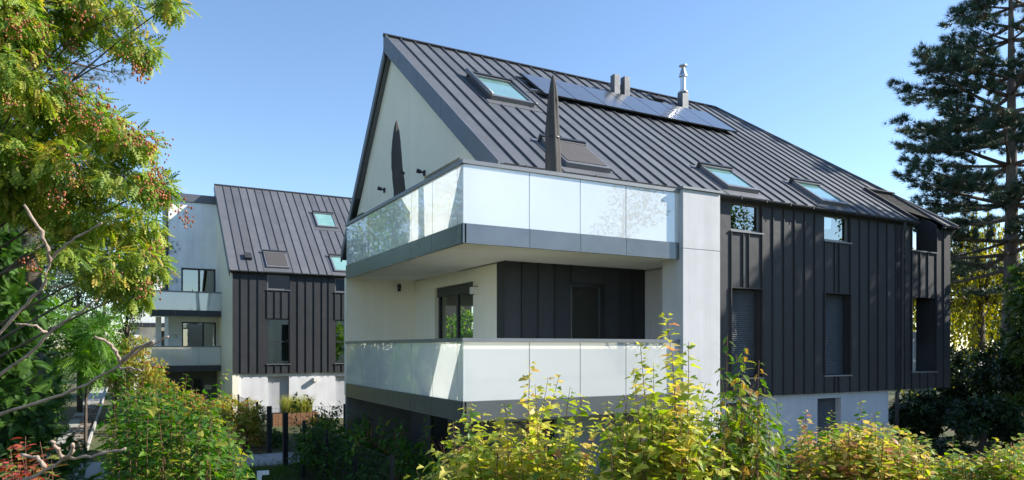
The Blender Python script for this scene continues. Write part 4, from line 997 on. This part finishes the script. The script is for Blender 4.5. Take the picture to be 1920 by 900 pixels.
# planter with tall grass
pl = thing('planter', 'brown wooden planter with pale tall grass by the white rear wall', 'planter', (2.0, 22.4, G))
for i in range(10): MB().box(1.03 + i * .2, 1.03 + i * .2 + .19, 22.2, 22.24, G, .88).build('board', M['wood'], pl)
MB().box(1.04, 1.08, 22.25, 22.9, G, .86).box(2.98, 3.02, 22.25, 22.9, G, .86).box(1.04, 3.02, 22.86, 22.9, G, .86).box(1.1, 2.96, 22.26, 22.84, G, .8).build('planter_box', M['wood'], pl)
T_BLADE = (np.array([(0, .02, 0), (0, -.02, 0), (.5, .012, 0), (.5, -.012, 0), (1, 0, -.3)]), np.array([(0, 1, 3), (0, 3, 2), (2, 3, 4)]))
n_ = 700; P = np.stack([RNG.uniform(1.5, 2.75, n_), RNG.uniform(22.3, 22.8, n_), np.full(n_, .8)], -1); D = rnd(n_) * .35 + np.array((0, 0, 1))
leaf_mesh('tall_grass', T_BLADE, P, D, rnd(n_), .5 + .5 * RNG.random(n_), .6 + RNG.normal(size=n_) * .3, FOL['straw'], pl)
wp = thing('white_post', 'white steel post with short arm beside the gravel path', 'post', (-2.5, 4.1, float(gz(-2.5, 4.1))))
MB().box(-2.54, -2.46, 4.06, 4.14, float(gz(-2.5, 4.1)) - .1, 1.38).build('upright', M['white_metal'], wp)
MB().box(-2.459, -2.32, 4.062, 4.138, 1.3, 1.378).build('arm', M['white_metal'], wp)

# dark hedge shrubs inside the fence
hd = ['nearest below the balcony corner', 'second from the balcony corner', 'third from the balcony corner', 'fourth from the balcony corner', 'next to the gate post', 'leafy one at the gate']
for i, y in enumerate((1.2, 3.0, 4.8, 6.5, 8.2, 9.9)):
    b = np.array((-.15 + RNG.normal() * .1, y, G)); cl = [(b + np.array((RNG.normal() * .28, RNG.normal() * .6, .25 + RNG.random() * 1.15)), np.array((.38, .5, .32))) for q in range(10)]
    for q in range(4): cl.append((b + np.array((RNG.normal() * .3, RNG.normal() * .8, 1.5 + RNG.random() * .45)), np.array((.1, .1, .28))))
    tree('hedge_shrub', 'dark laurel shrub inside the mesh fence, ' + hd[i], b, cl, 1500, T_OVAL, .13, 'green', 'stem', r0=.03, group='shrubs inside the mesh fence', cat='shrub', twigs=2, tint=(.45, .25), gap=-.6)
for (x, y_, d_, w_, h_, lab, n_, m_) in ((405, 785, 26, 60, 50, 'golden shrub before the entrance door', 3600, 'gold'), (462, 806, 25, 36, 52, 'reddish gold shrub left of the gate', 3000, 'gold'), (335, 760, 29, 55, 44, 'yellow green shrub in front of the lower balcony', 2200, 'gold'), (528, 822, 25, 24, 26, 'small green shrub behind the gate post', 800, 'green'), (610, 800, 27, 40, 18, 'sunlit low shrub before the white rear wall', 1100, 'gold'), (300, 780, 20, 60, 40, 'broad green shrub behind the front left thicket', 3000, 'green')):
    b = at(x, 652, d_); b[2] = G; cl = px_clumps([(x + RNG.normal() * w_ * .45, y_ + RNG.normal() * h_ * .4, w_ * .35, h_ * .3) for q in range(11)], d_, .6)
    tree('garden_shrub', lab, b, cl, n_, T_OVAL, .13, m_, 'stem', r0=.03, cat='shrub', twigs=2, tint=(.55, .3), gap=-.6)

# lawn by the gate, fallen leaves on the walk
n_ = 5200; P = np.stack([RNG.uniform(-2.6, -.7, n_), RNG.uniform(4, 11.0, n_), np.zeros(n_)], -1); P[:, 2] = gz(P[:, 0], P[:, 1])
keep = lump(P, .9, .4) > -.3; P = P[keep]; n_ = len(P)
leaf_mesh('lawn', T_BLADE, P, rnd(n_) * .5 + np.array((0, 0, 1)), rnd(n_), .16 + .16 * RNG.random(n_), .45 + RNG.normal(size=n_) * .3, FOL['grass'], None); tag(bpy.data.objects['lawn'], 'rough green grass beside the gravel path', 'grass')
n_ = 2600; P = np.stack([RNG.uniform(-6.95, -5.95, n_), RNG.uniform(4, 40, n_), np.full(n_, G + .085)], -1); keep = (P[:, 0] > -6.5) | (lump(P, 1.1, 2.) > .2); P = P[keep]; n_ = len(P)
leaf_mesh('fallen_leaves', T_OVAL, P, rnd(n_) * (1, 1, .2), rnd(n_) * .3 + np.array((0, 0, 1)), .08 + .07 * RNG.random(n_), .5 + RNG.normal(size=n_) * .3, FOL['litter'], None); tag(bpy.data.objects['fallen_leaves'], 'brown fallen leaves on the side path', 'leaves')
n_ = 900; P = np.stack([RNG.uniform(-2.8, -.7, n_), RNG.uniform(11, 15, n_), np.full(n_, G + .06)], -1); P = P[(P[:, 1] > 13.6) | (RNG.random(n_) < .12)]; n_ = len(P)
leaf_mesh('leaf_litter', T_OVAL, P, rnd(n_) * (1, 1, .2), rnd(n_) * .3 + np.array((0, 0, 1)), .07 + .05 * RNG.random(n_), .5 + RNG.normal(size=n_) * .3, FOL['litter'], None); tag(bpy.data.objects['leaf_litter'], 'brown leaf litter beyond the gate posts', 'leaves')

# ------------------------------------------------------------------ foreground thickets
shrub('viburnum', 'yellow green lobed leaf shrub below the corner of the balconies', [(775, 880), (800, 830), (860, 800), (930, 800), (1000, 800), (1080, 805), (1140, 825)], (4.3, 5.4), 118, T_LOBED, .088, .052, 'viburnum', (.55, .16), 'vib', 290,
      [(872, 762), (884, 755), (903, 775), (927, 782), (947, 756), (993, 676), (1003, 720), (1028, 707), (1049, 705), (1069, 725), (1095, 740), (1125, 775), (850, 790)], below=62)
shrub('viburnum', 'tall yellow green lobed leaf shrub in front of the grey pillar', [(1140, 800), (1180, 765), (1230, 740), (1290, 730), (1340, 750), (1370, 790)], (4.0, 5.0), 84, T_LOBED, .088, .052, 'viburnum', (.48, .16), 'vib', 290,
      [(1249, 586), (1200, 640), (1187, 693), (1291, 641), (1170, 740), (1137, 752), (1324, 716), (1262, 660), (1225, 680), (1150, 770)], below=60)
shrub('dogwood', 'drooping oval leaf dogwood before the first shuttered window', [(1340, 740), (1375, 700), (1425, 740), (1465, 800)], (4.2, 5.0), 46, T_OVAL, .095, .05, 'dogwood', (.6, .22), 'dog', 240,
      [(1364, 627), (1397, 649), (1423, 676), (1434, 727), (1456, 753), (1380, 665), (1350, 690)], below=50, up=-.1, side=.6)
shrub('honeysuckle', 'small leaved autumn thicket along the bottom right', [(1440, 860), (1475, 805), (1530, 800), (1600, 785), (1660, 790), (1720, 815), (1760, 845)], (4.6, 5.8), 215, T_ROUND, .066, .03, 'honey', (.55, .26), 'hon', 290,
      [(1500, 785), (1512, 770), (1560, 768), (1615, 752), (1640, 775), (1700, 800), (1735, 812), (1590, 790)], below=40, pull=.15)
shrub('honeysuckle', 'small leaved green gold thicket in the bottom right corner', [(1740, 860), (1790, 845), (1840, 850), (1880, 830), (1940, 815)], (4.8, 5.8), 165, T_ROUND, .066, .032, 'honey', (.4, .26), 'hon', 240,
      [(1868, 820), (1915, 812), (1786, 825), (1895, 835)], below=35, pull=.15)
shrub('green_shrub', 'shaded green lobed leaf thicket right of the side path', [(190, 760), (225, 720), (300, 705), (350, 710), (390, 740), (440, 790), (470, 850)], (6.4, 8.6), 150, T_LOBED, .095, .07, 'green', (.62, .24), 'grn', 290,
      [(423, 690), (300, 690), (235, 700), (350, 700), (265, 705), (400, 750)], below=70, pull=.2)
shrub('photinia', 'young red leaved shrub in the bottom left corner', [(-40, 870), (20, 850), (60, 840), (100, 870)], (4.0, 4.8), 16, T_OVAL, .1, .045, 'photinia', (.55, .3), 'pho', 160, [(48, 818), (75, 828), (20, 845), (95, 850)], below=20, pull=.2)
fg = thing('bare_sumac', 'bare knobbly branches reaching in from the left edge', 'shrub', tuple(np.append(at(-160, 652, 3.3)[:2], float(gz(*at(-160, 652, 3.3)[:2])))))
hub = np.array(fg.location)
def branch(pts, r0_, r1_, d0, d1, par=fg):
    w = [at(x, y, d0 + (d1 - d0) * i / max(1, len(pts) - 1)) for i, (x, y) in enumerate(pts)]; out = []
    for a, b in zip(w[:-1], w[1:]):
        for q in range(4): out.append(a + (b - a) * q / 4 + RNG.normal(size=3) * .0025)
    out.append(w[-1]); n_ = len(out); rad = [(r0_ + (r1_ - r0_) * i / n_) * (1 + (.28 if i % 3 == 1 else 0) + RNG.normal() * .05) for i in range(n_)]
    return MB().tube(out, rad, 8).build('branch', M['bark_grey'], par, True)
MB().tube([hub - (0, 0, .1), hub + (.05, 0, .9), at(-60, 700, 3.25)], [.035, .028, .02], 8).build('trunk', M['bark_grey'], fg, True)
branch([(-110, 760), (-60, 690), (5, 618), (50, 568), (82, 535), (95, 490), (118, 462), (150, 440), (191, 418)], .0065, .0035, 3.2, 3.0)
branch([(94, 492), (90, 465), (72, 425), (45, 384)], .008, .005, 3.05, 2.95)
branch([(-80, 770), (0, 702), (65, 655), (95, 622), (118, 604), (150, 585), (183, 562)], .0065, .0035, 3.1, 3.0)
branch([(86, 624), (68, 612), (28, 607)], .006, .003, 3.05, 3.0)
branch([(-80, 805), (0, 777), (100, 746), (165, 720), (225, 684), (265, 655), (290, 645), (316, 631)], .0068, .003, 3.1, 3.0)
branch([(225, 682), (216, 657), (200, 642), (177, 631)], .007, .005, 3.03, 2.95)
branch([(224, 690), (245, 692), (266, 696)], .005, .003, 3.03, 3.0)
branch([(228, 678), (255, 655), (287, 640)], .008, .004, 3.02, 2.9)
branch([(-60, 960), (45, 902), (120, 862), (150, 859), (195, 850), (236, 840)], .0065, .004, 2.9, 2.8)
branch([(120, 862), (108, 842), (95, 827)], .008, .006, 2.86, 2.8)
branch([(124, 860), (136, 845), (137, 832)], .008, .006, 2.86, 2.8)
branch([(85, 878), (68, 858), (40, 852)], .008, .005, 2.88, 2.9)
